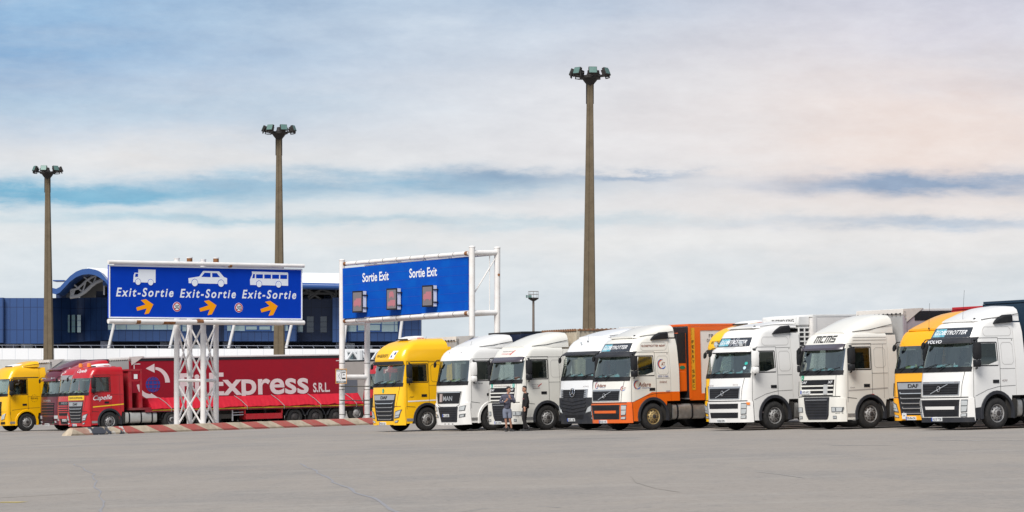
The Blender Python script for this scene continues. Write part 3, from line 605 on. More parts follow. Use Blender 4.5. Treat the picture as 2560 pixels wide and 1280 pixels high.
def daf_old(c, plate, grille_plate=False):
    q = MB(); c.fgrid(q, [(-.86, 1.20), (.86, 1.20), (.92, 1.76), (-.92, 1.76)], .012, 14, 4); q.build('grille_panel', BLK, c.root)
    slats(c, .90, .86, 1.18, 1.62, 3, c.paint, .05, .035, 'grille_bars'); slats(c, .55, .55, 1.60, 1.74, 3, DRK, .02, .03, 'grille_slats')
    c.ftext('DAF', WHT, -.88, -.56, 1.63, .09, .03, shear=.25, bold=.03); c.ftext('XF', WHT, .60, .86, 1.63, .09, .03, shear=.25, bold=.03)
    q = MB(); c.fgrid(q, [(-.50, .36), (.50, .36), (.64, .60), (-.64, .60)], .05, 10, 3); c.fgrid(q, [(-.64, .60), (.64, .60), (.70, 1.14), (-.70, 1.14)], .05, 10, 3); q.build('lower_grille', DRK, c.root)
    slats(c, .62, .50, .44, 1.04, 6, BLK, .05, .056, 'grille_slats'); c.fbars('grille_trim', SIL, [(-.60, .60, 1.05, .02)], .058)
    q = MB()
    for sg in (1, -1):
        def S_(cc): return cc if sg > 0 else [(-x, z) for x, z in (cc[1], cc[0], cc[3], cc[2])]
        c.fgrid(q, S_([(.60, .28), (1.245, .28), (1.245, 1.10), (.72, 1.16)]), .035, 7, 4)
        h = c.fq('headlight', LDK, S_([(.80, .62), (1.19, .62), (1.22, .79), (.80, .80)]), .05, nx=5); c.fq('lens', LGT, S_([(.83, .64), (1.17, .64), (1.19, .775), (.83, .78)]), .056, nx=5, parent=h); c.fq('divider', LDK, S_([(1.0, .66), (1.03, .66), (1.03, .77), (1.0, .77)]), .06, nx=1, parent=h)
        f = c.fq('fog_light', LDK, S_([(.85, .38), (1.02, .38), (1.02, .49), (.85, .49)]), .045, nx=3); c.fq('lens', LGT, S_([(.88, .40), (.93, .40), (.93, .47), (.88, .47)]), .05, nx=1, parent=f); c.fq('lens', LGT, S_([(.95, .40), (1.0, .40), (1.0, .47), (.95, .47)]), .05, nx=1, parent=f)
        c.fline([(sg*.99, 1.16), (sg*1.0, 1.93)], .014); sg < 0 and c.fq('air_vent', BLK, S_([(1.17, 1.2), (1.21, 1.2), (1.21, 1.72), (1.17, 1.72)]), .02, nx=2)
        c.fq('step_recess', BLK, S_([(.98, .56), (1.20, .57), (1.20, .575), (.98, .575)]), .04, nx=2)
    c.fgrid(q, [(-.62, .28), (.62, .28), (.50, .36), (-.50, .36)], .035, 8, 1); q.build('bumper', c.paint, c.root)
    c.fline([(-1.2, 1.16), (-.72, 1.18), (.72, 1.18), (1.16, 1.16)], .025, .014); c.sline([(.36, 1.12), (.78, 1.08)], .018)
    visor(c, 2.80, 3.0, mat('smoked_visor', (.07, .06, .075), .25, coat=.5), .20)
    if grille_plate: c.plate(plate, -.62, 1.33, True)
    else: c.plate(plate, -.3, .34, True)
    c.mirrors(style='far'); c.door(); c.step()
    c.fbars('grille_card', mat('card_grey', (.45, .46, .46), .6), [(.40, .60, 1.42, .34)], .05)
def volvo(c, plate, low, bump=None, xl=False, white_bar=True, visor_w=1.13):
    """low = material of the lower body"""
    g = c.fq('grille_surround', SIL, [(-.90, 1.14), (.90, 1.14), (.93, 1.60), (-.93, 1.60)], .010, nx=14)
    c.fq('grille', BLK, [(-.85, 1.17), (.85, 1.17), (.88, 1.53), (-.88, 1.53)], .02, nx=14); slats(c, .84, .82, 1.19, 1.52, 4, DRK, .03, .032, 'grille_slats')
    q = MB(); n = 8; A_ = (-.42, 1.20); B_ = (.42, 1.51)
    for k in range(n):
        for w in (0,): 
            a = k/n; b = (k+1)/n; x0, z0 = A_[0]+(B_[0]-A_[0])*a, A_[1]+(B_[1]-A_[1])*a; x1, z1 = A_[0]+(B_[0]-A_[0])*b, A_[1]+(B_[1]-A_[1])*b
            q.add([c.fpt(x0, z0-.014, .045), c.fpt(x1, z1-.014, .045), c.fpt(x1, z1+.014, .045), c.fpt(x0, z0+.014, .045)], [(0, 1, 2, 3)])
    q.tube([c.fpt(.075*cos(t), 1.355+.085*sin(t), .05) for t in [2*pi*k/20 for k in range(21)]], .014, 6, caps=False); q.build('diagonal_badge', SIL, c.root)
    q = MB(); cc = [(-1.24, .30), (1.24, .30), (1.24, 1.05), (-1.24, 1.05)]; c.fgrid(q, cc, .03, 24, 4); q.build('bumper', low, c.root, smooth=50)
    for (a, b, z0, z1) in (((.84, .86, .80, .98)), ((.80, .83, .46, .66))):
        c.fq('lower_grille', BLK, [(-a, z0), (a, z0), (b, z1), (-b, z1)], .038, nx=10); slats(c, a*.82, a*.82, z0+.015, z1-.015, 3, DRK, .012, .045, 'grille_slats')
    if bump is None:
        c.fq('lower_grille_surround', DRK, [(-.86, .44), (.86, .44), (.94, 1.0), (-.94, 1.0)], .034, nx=12); c.fq('bumper_bar', low, [(-.70, .68), (.70, .68), (.72, .78), (-.72, .78)], .05, nx=8)
    for sg in (1, -1):
        def S_(cc): return cc if sg > 0 else [(-x, z) for x, z in (cc[1], cc[0], cc[3], cc[2])]
        h = c.fq('headlight', LDK, S_([(.95, .58), (1.12, .60), (1.15, 1.0), (.99, 1.0)]), .045, nx=5, nz=4); c.fq('lens', LGT, S_([(.97, .61), (1.10, .62), (1.13, .78), (.985, .78)]), .052, parent=h, nx=3); c.fq('lens', LGT, S_([(.985, .81), (1.13, .81), (1.14, .96), (1.0, .97)]), .052, parent=h, nx=3)
        f = c.fq('fog_light', LDK, S_([(.93, .44), (1.11, .44), (1.12, .56), (.95, .54)]), .045, nx=3); c.fq('lens', LGT, S_([(.95, .455), (1.09, .455), (1.10, .54), (.965, .525)]), .052, parent=f, nx=2)
        c.fline([(sg*.97, 1.07), (sg*1.0, 1.5), (sg*1.04, 1.90)], .014)
    c.fline([(-1.16, 1.075), (1.16, 1.075)], .03, .014)
    c.sline([(.42, 1.08), (.45, .35)], .014)
    # screen for the roof panel
    z0, z1 = (3.04, 3.36); w0, w1 = .96, .92
    c.fq('roof_panel', mat('smoked_panel', (.035, .04, .05), .15, coat=.6), [(-w0, z0), (w0, z0), (w1, z1), (-w1, z1)], .012, nx=14)
    c.fq('roof_panel_picture', mat('cyan_print', (.05, .32, .42), .4, dirt=.9, dcol=(.5, .65, .7), dscale=7), [(-.82, z0+.03), (-.18, z0+.03), (-.18, z1-.03), (-.74, z1-.03)], .016, nx=6)
    c.ftext('GLOBETROTTER', WHT, -.74, .80, z0+.10, .13, .022, shear=.35, bold=.03)
    if xl: c.ftext('XL', mat('grey_print', (.25, .26, .29), .5), -.10, .42, z0+.03, .27, .018, shear=.3, bold=.05)
    visor(c, 2.84, 3.02, low if xl else DRK, .20, visor_w); 
    if xl: visor(c, 2.80, 2.86, BLK, .20, visor_w)
    c.plate(plate, -.15, .36, low != 0 and plate != 'KX05 BYR')
def mirrors_volvo(c, m2=None): c.mirrors(m2=m2)

# --- body profiles
YF_DAF = [(.30, .04), (.9, 0), (1.2, 0), (1.95, .05), (2.85, .25), (3.0, .30), (3.22, .42), (3.32, .50), (3.38, .60), (3.42, .80)]
HW_DAF = [(.3, 1.25), (1.95, 1.25), (2.9, 1.21), (3.25, 1.18), (3.36, 1.13), (3.42, 1.0)]
YF_SSC = [(.30, .04), (.9, 0), (1.2, 0), (1.95, .05), (2.85, .22), (2.98, .16), (3.1, .14), (3.3, .20), (3.5, .32), (3.66, .50), (3.80, .75), (3.90, 1.05), (3.96, 1.45)]
HW_SSC = [(.3, 1.25), (1.95, 1.25), (2.9, 1.22), (3.1, 1.23), (3.5, 1.19), (3.72, 1.10), (3.86, .96), (3.96, .66)]
YF_VOL = [(.30, .05), (.9, 0), (1.1, .0), (1.5, .02), (1.95, .10), (2.85, .34), (3.02, .40), (3.36, .60), (3.44, .70), (3.50, .90), (3.54, 1.12)]
HW_VOL = [(.3, 1.25), (1.95, 1.24), (2.3, 1.23), (2.9, 1.16), (3.4, 1.09), (3.50, 1.02), (3.54, .92)]
YF_MAN = [(.30, .06), (.9, 0), (1.2, 0), (1.95, .05), (2.95, .22), (3.1, .27), (3.26, .38), (3.38, .52), (3.46, .72), (3.52, 1.0)]
HW_MAN = [(.3, 1.25), (1.95, 1.25), (2.95, 1.20), (3.3, 1.15), (3.42, 1.08), (3.52, .92)]
YF_ACT = [(.30, .05), (.9, -.02), (1.3, -.02), (2.0, .05), (2.98, .26), (3.12, .33), (3.35, .44), (3.52, .58), (3.64, .80), (3.72, 1.1)]
HW_ACT = [(.3, 1.25), (2.0, 1.25), (2.98, 1.20), (3.4, 1.14), (3.6, 1.04), (3.72, .85)]

def seams_side(c, zs=(1.98,), y0=1.50):
    for z in zs: c.sline([(y0, z), (c.yb-.03, z)], .010)
def body_lines(c, ztop):
    c.sline([(.62, ztop), (c.yb-.03, ztop)], .010)
    c.sline([(c.yb-.22, ztop), (c.yb-.22, c.sillz+.05)], .010)
def locker(c, y0, y1, z0, z1):
    r = .08; pts = [(y0+r, z0), (y1-r, z0), (y1, z0+r), (y1, z1-r), (y1-r, z1), (y0+r, z1), (y0, z1-r), (y0, z0+r), (y0+r, z0)]
    c.sline(pts, .012, .005, mat('panel_edge', (.42, .41, .39), .5) if c.paint.name.startswith(('white', 'cream')) else None, 'panel_edge')
# ---------------------------------------------------------------- right-hand row
def YL(c, lbl=None):
    pass
# 1 yellow super cab
def yellow_cab(root, key, col, plate, ssc=True):
    c = Cab(root, paint(key, col, .10), YF_SSC if ssc else YF_DAF, HW_SSC if ssc else HW_DAF, yb=2.55 if ssc else 2.25)
    c.body(); daf_new(c, plate); c.wheels(); c.extender(1.05, 3.6 if ssc else 3.3, w=.15 if ssc else .42)
    return c
YEL = (.97, .53, .0)
r = lorry('bright yellow high-roof tractor nearest the sign posts, first of the right-hand row', G1, 1070, -109.6)
c = yellow_cab(r, 'yellow_paint', YEL, 'AELG-521'); visor(c, 2.86, 3.0, BLK, .20, 1.16); c.tank()
c.ftext("WABERER'S", INK, -.86, .12, 3.20, .13, .012, shear=.2, bold=.01)
c.fq('emblem_panel', WHT, [(.22, 3.12), (.62, 3.12), (.80, 3.46), (.40, 3.46)], .014, nx=5); c.fq('emblem_mark', mat('navy_print', (.02, .04, .2), .5), [(.56, 3.30), (.68, 3.30), (.72, 3.40), (.60, 3.40)], .02, nx=3); c.fq('emblem_mark', mat('navy_print'), [(.34, 3.18), (.44, 3.18), (.48, 3.27), (.38, 3.27)], .02, nx=3)
c.sq('stripe', WHT, [(.44, 1.26), (2.2, 1.30), (2.2, 1.35), (.44, 1.31)], .006, mirror=True); c.round_sticker(-.12, 1.76, .085, (.0, .30, .16), 'L')
wbag(c, .95, 3.92); seams_side(c, (1.95, 2.95)); locker(c, 1.62, 2.1, 2.1, 2.85); body_lines(c, 2.98); c.stext('XF', INK, .5, .75, 1.44, .06, shear=.3)
antenna(c, .8, 1.6, 3.7, .35)
# 2 white cab with black lion-less grille
r = lorry('white tractor with a wide black grille panel and white mirrors beside the first yellow cab', G1, 1232, -105.6)
c = Cab(r, paint('white_paint', WH_, .10), YF_MAN, HW_MAN, bulge=.08, wst=2.95, arch=(1.42, .50, .66), win=(.60, 1.45, 2.12, 2.88), rise=.1)
c.lip = c.paint; c.body(); c.wheels(); c.extender(1.05, 3.45); c.tank()
c.fq('grille_panel', BLK, [(-.82, 1.16), (.82, 1.16), (.95, 1.66), (-.95, 1.66)], .014, nx=14, nz=4); c.ftext('MAN', SIL, -.36, .36, 1.28, .19, .03, bold=.05)
c.fbars('chrome_arc', CHR, [(-.9, .9, 1.63, .035)], .03); c.fbars('grille_card', mat('card_pink', (.42, .34, .32), .6), [(-.62, -.44, 1.40, .34)], .05)
c.fline([(-1.0, 1.66), (-.84, 1.10), (-.6, 1.02), (.6, 1.02), (.84, 1.10), (1.0, 1.66)], .02)
q = MB(); c.fgrid(q, [(-.60, .38), (.60, .38), (.78, 1.02), (-.78, 1.02)], .045, 12, 4); q.build('lower_grille', DRK, c.root); slats(c, .68, .54, .42, .98, 6, BLK, .04, .05, 'grille_slats')
q = MB()
for sg in (1, -1):
    def S_(cc): return cc if sg > 0 else [(-x, z) for x, z in (cc[1], cc[0], cc[3], cc[2])]
    c.fgrid(q, S_([(.60, .26), (1.245, .28), (1.245, 1.20), (.80, 1.06)]), .035, 7, 4)
    h = c.fq('headlight', LDK, S_([(.84, .84), (1.14, .86), (1.18, 1.08), (.88, 1.02)]), .045, nx=5); c.fq('lens', LGT, S_([(.87, .86), (1.12, .88), (1.15, 1.05), (.90, 1.0)]), .052, nx=5, parent=h)
    f = c.fq('fog_light', LDK, S_([(.80, .56), (1.13, .60), (1.15, .74), (.84, .70)]), .045, nx=5); c.fq('lens', LGT, S_([(.88, .59), (1.08, .615), (1.10, .70), (.90, .67)]), .052, nx=4, parent=f)
c.fgrid(q, [(-.62, .26), (.62, .26), (.60, .38), (-.60, .38)], .035, 8, 1); q.build('bumper', c.paint, r)
for x in (-.3, 0, .3): c.fq('tow_slot', BLK, [(x-.06, .295), (x+.06, .295), (x+.04, .32), (x-.04, .32)], .045, nx=2)
c.plate('RK 223BS', -.15, .66); c.mirrors(m2=c.paint); c.door(handle=(1.15, 1.5)); c.step(); c.sline([(.36, 1.22), (.8, 1.16)], .016); c.stext('TGX 18.440', INK, .5, .95, 1.95, .05)
c.deflector(.75, 2.60, 3.50, 4.02, lip=.1)
c.fq('roof_lamp', LDK, [(-.5, 3.28), (-.44, 3.28), (-.44, 3.31), (-.5, 3.31)], .01, nx=1, mirror=True); seams_side(c, (2.0, 2.98)); body_lines(c, 3.0); antenna(c, .4, .9, 3.45, .3)
q = MB(); q.box((.2, 1.0, 2.25), (.18, .04, .5), Matrix.Rotation(.2, 3, 'Y')); q.build('hi_vis_vest', mat('hi_vis', (.4, .8, .05), .6), r, smooth=0)
# 3 cream cab with people in front
r = lorry('cream-white tractor with a web address under its windscreen, behind the two standing men', G1, 1370, -101.6)
c = Cab(r, paint('cream_paint', CREAM, .14), YF_DAF, HW_DAF); c.body(); c.wheels(); c.extender(1.05, 3.3); c.tank(); daf_old(c, '5AK 3042')
c.deflector(.62, 2.60, 3.42, 4.0); c.ftext('MARTIN MACAK', mat('grey_ink', (.25, .2, .2), .5), -.50, .30, 3.22, .05, .012); c.ftext('transport', mat('red_ink', (.6, .02, .02), .5), -.50, .2, 3.13, .05, .012); c.fq('red_slash', mat('red_ink'), [(.12, 3.10), (.18, 3.10), (.42, 3.28), (.36, 3.28)], .012, nx=3)
c.ftext('www.macak-transport.cz', mat('grey_ink'), -.62, .66, 1.81, .065, .012); c.round_sticker(-.80, 1.85, .075, (.0, .40, .32), 'L'); c.round_sticker(.82, 1.85, .075, (.0, .40, .32), 'S')
c.stext('MARTIN MACAK', mat('grey_ink'), .66, 1.10, 1.84, .035); c.stext('transport s.r.o.', mat('grey_ink'), .68, 1.05, 1.76, .035); c.sline([(.70, 1.70), (1.05, 1.72)], .02, m=mat('grey_ink'), name='lettering'); c.sline([(.96, 1.78), (1.14, 1.90)], .03, m=mat('red_ink'), name='red_slash')
seams_side(c, (1.95, 2.98)); locker(c, 1.62, 2.12, 2.15, 2.85); body_lines(c, 2.98)
q = MB(); q.b2((.15, .55, 2.05), (.45, .62, 2.2)); q.build('orange_bag', mat('orange_cloth', (.8, .2, .02), .7), r, smooth=0)
# 4 white and graphite cab with star
r = lorry('white and graphite tractor with a large star badge on its dark slatted front', G1, 1553, -97.6)
c = Cab(r, paint('cool_white_paint', (.78, .79, .80), .08), YF_ACT, HW_ACT, bulge=.09, wsb=2.05, wst=2.98, win=(.62, 1.45, 2.18, 2.92), rise=.12, zr=3.5); c.body(); c.wheels(); c.extender(1.05, 3.6); c.tank(); GR_ = mat('graphite_front', (.022, .025, .032), .5, spec=.3, dirt=.2)
c.fq('front_mask', GR_, [(-1.245, .26), (1.245, .26), (1.245, 1.30), (-1.245, 1.30)], .03, nx=24, nz=6); c.fq('grille_panel', BLK, [(-.86, 1.28), (.86, 1.28), (.86, 1.62), (-.86, 1.62)], .02, nx=12)
slats(c, .84, .84, 1.32, 1.60, 4, DRK, .03, .032, 'grille_slats')
q = MB()
for k in range(4):
    z = .78+k*.14
    for sg in (1, -1):
        cc = [(0, z-.07), (.84, z+.02), (.86, z+.07), (0, z-.01)]
        if sg < 0: cc = [(-x, zz) for x, zz in (cc[1], cc[0], cc[3], cc[2])]
        c.fgrid(q, cc, .055, 6, 1)
q.build('grille_slats', DRK, r); c.fq('lower_intake', BLK, [(-.60, .44), (.60, .44), (.66, .62), (-.66, .62)], .036, nx=8)
for sg in (1, -1):
    def S_(cc): return cc if sg > 0 else [(-x, z) for x, z in (cc[1], cc[0], cc[3], cc[2])]
    c.fq('silver_trim', SIL, S_([(.72, 1.26), (.92, 1.28), (.95, 1.64), (.76, 1.64)]), .028, nx=3)
    h = c.fq('headlight', LDK, S_([(.78, .66), (1.10, .72), (1.20, 1.04), (.98, .92)]), .042, nx=5); c.fq('lens', LGT, S_([(.83, .70), (1.08, .75), (1.16, 1.0), (.98, .89)]), .05, nx=5, parent=h)
    c.fq('corner_panel', GR_, S_([(1.13, 1.64), (1.245, 1.64), (1.195, 3.0), (1.10, 3.0)]), .006, nx=3, nz=6)
q = MB(); ctr = (-.0, 1.50)
q.tube([c.fpt(.165*cos(t), ctr[1]+.165*sin(t), .06) for t in [2*pi*k/28 for k in range(29)]], .018, 6, caps=False)
for k in range(3):
    a = pi/2+2*pi*k/3; q.add([c.fpt(.16*cos(a), ctr[1]+.16*sin(a), .06), c.fpt(.035*cos(a+.9), ctr[1]+.035*sin(a+.9), .06), c.fpt(0, ctr[1], .075), c.fpt(.035*cos(a-.9), ctr[1]+.035*sin(a-.9), .06)], [(0, 1, 2), (0, 2, 3)])
q.build('star_badge', CHR, r)
visor(c, 2.98, 3.12, GR_, .20, 1.15); c.plate('AK7L 1JB', -.2, .42); c.mirrors(); c.door(); c.step(); c.deflector(.9, 2.6, 3.72, 4.02); antenna(c, .3, .55, 3.5, .25, .05); c.ftext('ACTROS', mat('grey_ink'), .62, .98, 1.72, .04, .012, shear=.3)
q = MB(); q.tube([(0, .45, 3.42), (0, .42, 3.5)], .03); q.build('roof_lamp', LGT, r)
# 5 white and orange
def low_split(key, up, lo, a, b, ycut=.5, zf=1.06):
    """two-tone livery: lower colour below the line z = a + b*(y-ycut) on the flanks"""
    m = mat(key, up, .28, coat=.5); nt = m.node_tree; L = nt.links; bs = nt.nodes['Principled BSDF']
    tc = nt.nodes.new('ShaderNodeTexCoord'); sp = nt.nodes.new('ShaderNodeSeparateXYZ'); L.new(tc.outputs['Object'], sp.inputs[0])
    def M(op, x, y):
        n = nt.nodes.new('ShaderNodeMath'); n.operation = op
        for i, v in enumerate((x, y)):
            if isinstance(v, (int, float)): n.inputs[i].default_value = v
            else: L.new(v, n.inputs[i])
        return n.outputs[0]
    yy = M('MINIMUM', M('MAXIMUM', M('SUBTRACT', sp.outputs[1], ycut), 0), .85)
    t = M('GREATER_THAN', sp.outputs[2], M('ADD', M('MULTIPLY', yy, b), a)); fr = M('GREATER_THAN', sp.outputs[2], zf); 
    n = nt.nodes.new('ShaderNodeTexNoise'); n.inputs['Scale'].default_value = 1.6; n.inputs['Detail'].default_value = 7
    x = nt.nodes.new('ShaderNodeMixRGB'); x.inputs[1].default_value = tuple(lo)+(1,); x.inputs[2].default_value = tuple(up)+(1,); L.new(M('MULTIPLY', t, fr), x.inputs[0]); L.new(x.outputs[0], bs.inputs['Base Color']); return m
ORG = (.78, .13, .008); ORM = mat('orange_paint', ORG, .28, coat=.5, dirt=.15, dcol=(.45, .08, .01), dscale=1.5)
def volvo_cab(r, pm, plate, low, bump=None, xl=False, vw=1.13, m2=None, two=None):
    YF = YF_VOL if not xl else YF_VOL[:7]+[(3.36, .58), (3.52, .70), (3.62, .92), (3.68, 1.15)]; HW = HW_VOL if not xl else HW_VOL[:4]+[(3.5, 1.10), (3.62, 1.02), (3.68, .9)]
    c = Cab(r, pm, YF, HW, r=.36, bulge=.11, wsb=1.97, wst=2.84, win=(.74, 1.44, 2.12, 2.82), rise=.22, zr=3.38, wsx=.92, arch=(1.40, .52, .66), sillz=1.10, skirt=.36)
    c.body(); volvo(c, plate, low, bump, xl, visor_w=vw); c.mirrors(m2=m2); c.wheels(rim=two or RIM); c.extender(1.10, 3.5); c.tank()
    c.door(handle=(1.24, 1.56), yhi=1.56, zlow=1.15); c.sq('door_trim', c.paint, [(c.win[0]+.25, c.win[2]-.02), (c.win[1]+.05, c.win[2]-.02), (c.win[1]+.05, c.win[2]+.12)], .006, mirror=True)
    seams_side(c, (1.98, 2.97), 1.56); locker(c, 1.66, 2.16, 2.12, 2.84); locker(c, .95, 2.16, 3.06, 3.36); c.sline([(.46, 1.10), (1.0, 1.30), (1.5, 1.40), (2.22, 1.42)], .012)
    q = MB(); rg = []
    for t in range(8):
        y = 1.45+.80*t/7; h_ = .04+.24*min(1, (t/4.))**.7; zb = 3.44+.05*t/7; rg.append([(c.hw(3.4)-.10, y, zb), (c.hw(3.4)+.06, y, zb+.02), (c.hw(3.4)+.05, y, zb+h_*.8), (c.hw(3.4)-.02, y, zb+h_), (c.hw(3.4)-.14, y, zb+h_)])
    q.loft(rg); q.build('air_intake', BLK, r); q2 = MB(); q2.add([(-v[0], v[1], v[2]) for v in q.v], [f[::-1] for f in q.f]); q2.build('air_intake', BLK, r)
    c.deflector(.85, 2.62, 3.60 if not xl else 3.74, 4.06 if not xl else 3.93, lip=.1, w0=.85, w1=1.04); 
    for x in (.72,): q = MB(); q.lathe([(.02, -.02), (.05, 0), (.05, .06), (.02, .09)], 10, Matrix.Translation((x, 1.0, 3.6 if not xl else 3.72)) @ Matrix.Rotation(1.2, 4, 'X')); q.build('air_horn', BLK, r)
    return c
r = lorry('white tractor with orange bumper and lower flanks hauling the orange-framed trailer', G1, 1635, -93.6)
pm = low_split('white_orange_livery', CREAM, ORG, 1.10, .42)
c = volvo_cab(r, pm, '07-LK-1142', ORM, two=RIMG); BRN = mat('brown_ink', (.22, .05, .02), .5); NAV = mat('navy_ink', (.03, .06, .25), .5)
c.stext('GLOBETROTTER 460HP', BRN, .98, 2.10, 3.20, .075, bold=.03); c.stext('Adare', BRN, .72, 1.30, 1.68, .16, .012, bold=.02, shear=.1); c.stext('TRANSPORT', NAV, .88, 1.28, 1.60, .045); c.stext('0505 21066', NAV, 1.66, 2.14, 2.02, .07); c.stext('Ireland', BRN, 1.72, 2.06, 1.80, .09, shear=.2); c.stext('480', NAV, 2.0, 2.2, 1.46, .05, shear=.3); c.stext('AT', BRN, 1.84, 2.02, 2.47, .13, bold=.02, shear=.15)
def swirl(f, u, v, r_):
    q = MB(); q.mi = 0
    for k, (r0, a0, a1, mi) in enumerate(((1.0, 70, 250, 0), (.82, 80, 280, 1), (.86, 250, 340, 2))):
        pts = []; n = 12; w = .11*r_
        for i in range(n+1):
            a = radians(a0+(a1-a0)*i/n); ww = w*sin(pi*(i/n*.9+.05)); pts.append(((r0*r_-ww)*cos(a), (r0*r_-ww)*sin(a), (r0*r_+ww)*cos(a), (r0*r_+ww)*sin(a)))
        q.mi = mi; vs = []
        for a, b, c_, d in pts: vs += [f(u+a, v+b), f(u+c_, v+d)]
        q.add(vs, [(2*i, 2*i+1, 2*i+3, 2*i+2) for i in range(n)])
    return q.build('swirl_emblem', [NAV, ORM, mat('blue_ink', (.03, .15, .55), .5)], r, smooth=0)
swirl(lambda u, v: c.spt(u, v, .010), .68, 1.74, .17); swirl(lambda u, v: c.spt(u, v, .010), 1.88, 2.52, .19); swirl(lambda u, v: c.fpt(u, v, .012), -.62, 1.76, .13); swirl(lambda u, v: c.fpt(u, v, .012), 1.03, 1.62, .09)
c.ftext('Adare', BRN, -.62, .02, 1.70, .12, .014, bold=.02); c.ftext('TRANSPORT', NAV, -.4, 0, 1.66, .03, .014)
c.ftext('AT', BRN, .99, 1.12, 1.59, .07, .014, bold=.02)
# 6 yellow, set back
r = lorry('yellow super-high-cab tractor mostly hidden behind the white cab with two roof spotlights', G1, 1930, -89.6)
c = yellow_cab(r, 'yellow_paint', YEL, 'ALTP-160'); visor(c, 2.86, 3.0, BLK, .20, 1.16); c.ftext("WABERER'S", INK, -.86, .12, 3.22, .13, .012, shear=.2, bold=.01); wbag(c, .95, 3.92, 'VEGA'); c.tank(); antenna(c, .9, 1.3, 3.7, .4, .2)
# 7 white XL
r = lorry('white tractor with two round roof spotlights and white mirrors, pulling the white refrigerated trailer', G1, 1939, -85.7)
c = volvo_cab(r, paint('white_paint', WH_), 'KX05 BYR', paint('white_paint', WH_), bump=1, xl=True, m2=paint('white_paint', WH_))
for x in (-.92, .62):
    q = MB(); p = c.fpt(x, 3.14, .10); q.lathe([(.02, .10), (.09, .07), (.115, 0), (.11, -.02)], 18, Matrix.Translation(p) @ Matrix.Rotation(radians(-90), 4, 'X')); o = q.build('spotlight', CHR, r)
    q = MB(); q.lathe([(.105, -.022), (.06, -.035), (.001, -.04)], 18, Matrix.Translation(p) @ Matrix.Rotation(radians(-90), 4, 'X') @ Matrix.Scale(1, 4)); q.build('lens', LGT, o)
c.ftext('VOLVO', mat('grey_ink'), -.92, -.62, 1.62, .05, .02, bold=.02); c.ftext('FH12', mat('grey_ink'), .55, .80, 1.64, .045, .02); c.stext('480', mat('grey_ink'), .66, .86, .62, .05, shear=.3); c.round_sticker(1.0, 2.42, .05, (0, .35, .3)); c.round_sticker(.98, 2.26, .05, (.5, .7, .8)); c.fq('side_marker', AMB, [(1.13, .93), (1.2, .93), (1.2, 1.02), (1.13, 1.02)], .045, nx=2)
# 8 cream MCMS
def blocks(c):
    G_ = {'M': ((0, 0, .2, 1), (.4, 0, .6, .98), (.8, 0, 1, .9), (0, .82, .95, 1)), 'C': ((0, .08, .22, .92), (.05, .8, .95, 1), (.05, 0, .95, .2)), 'S': ((.05, .8, 1, 1), (0, .5, .2, .95), (.05, .42, .95, .60), (.8, .06, 1, .52), (0, 0, .95, .2))}
    q = MB(); x = -.54
    for ch, w in (('M', .30), ('C', .22), ('M', .30), ('S', .22)):
        for a, b, d, e in G_[ch]:
            f = lambda u, v: c.fpt(x+u*w+v*.04, 3.07+v*.24, .014); q.add([f(a, b), f(d, b), f(d, e), f(a, e)], [(0, 1, 2, 3)])
        x += w+.035
    return q.build('lettering', INK, c.root, smooth=0)
r = lorry('cream-white tractor with MCMS in black letters over the windscreen', G1, 2178, -81.7)
c = Cab(r, paint('cream_paint', CREAM), YF_DAF, HW_DAF); c.body(); c.wheels(); c.extender(1.05, 3.3); c.tank(); daf_old(c, 'B 470 NFO', True)
c.deflector(.60, 2.60, 3.42, 4.04); blocks(c); c.round_sticker(-.86, 1.86, .09, (.0, .30, .16), 'L'); c.stext('DAF', mat('grey_ink'), .50, .70, 1.44, .045, bold=.02)
seams_side(c, (1.95, 2.98)); locker(c, 1.62, 2.12, 2.15, 2.85); body_lines(c, 2.98); c.sline([(.42, 1.36), (2.2, 1.42)], .045, .005, mat('grey_band', (.42, .40, .38), .5), 'stripe'); c.sline([(.7, 3.12), (2.22, 3.12)], .01); c.sline([(.7, 3.22), (2.22, 3.22)], .01)
q = MB(); q.b2((1.235, 1.45, 1.17), (1.262, 1.57, 1.22)); q.build('side_marker', RED, r)
# 9 orange-yellow
r = lorry('orange-yellow tractor set back between the MCMS cab and the rightmost white cab', G1, 2424, -77.7)
c = yellow_cab(r, 'amber_paint', (.94, .42, .0), '79-PH-74', ssc=False); c.deflector(.55, 2.60, 3.42, 4.02); c.tank(); c.fq('paper_sign', PLT, [(-.62, .34), (-.40, .34), (-.40, .54), (-.62, .54)], .05, nx=2); c.ftext('TP', INK, -.56, -.46, .42, .06, .056); antenna(c, .3, .5, 3.4, .9, .05)
# 10 white rightmost
r = lorry('white tractor with dark visor and dark lower bumper, rightmost in the row', G1, 2495, -73.8)
c = volvo_cab(r, paint('white_paint', WH_), 'VS 07 TSP', paint('white_paint', WH_)); c.ftext('VOLVO', WHT, -.70, .02, 2.86, .10, .225, bold=.05, shear=.1, name='visor_lettering')
c.fq('lower_bumper', DRK, [(-1.245, .26), (1.245, .26), (1.245, .42), (-1.245, .42)], .036, nx=24, nz=2); c.sq('step_panel', DRK, [(.42, .36), (.76, .36), (.72, .74), (.44, .72)], .008, mirror=True); c.stext('420', mat('grey_ink'), 1.62, 1.86, 1.56, .065, shear=.35); c.fq('lower_bumper_trim', DRK, [(-.2, .26), (.2, .26), (.2, .27), (-.2, .27)], .04, nx=2); c.ftext('VOLVO', mat('grey_ink'), -.86, -.56, 1.555, .04, .02); c.ftext('FH', mat('grey_ink'), .70, .84, 1.555, .04, .02)
antenna(c, .2, .9, 3.5, 1.1, .1)

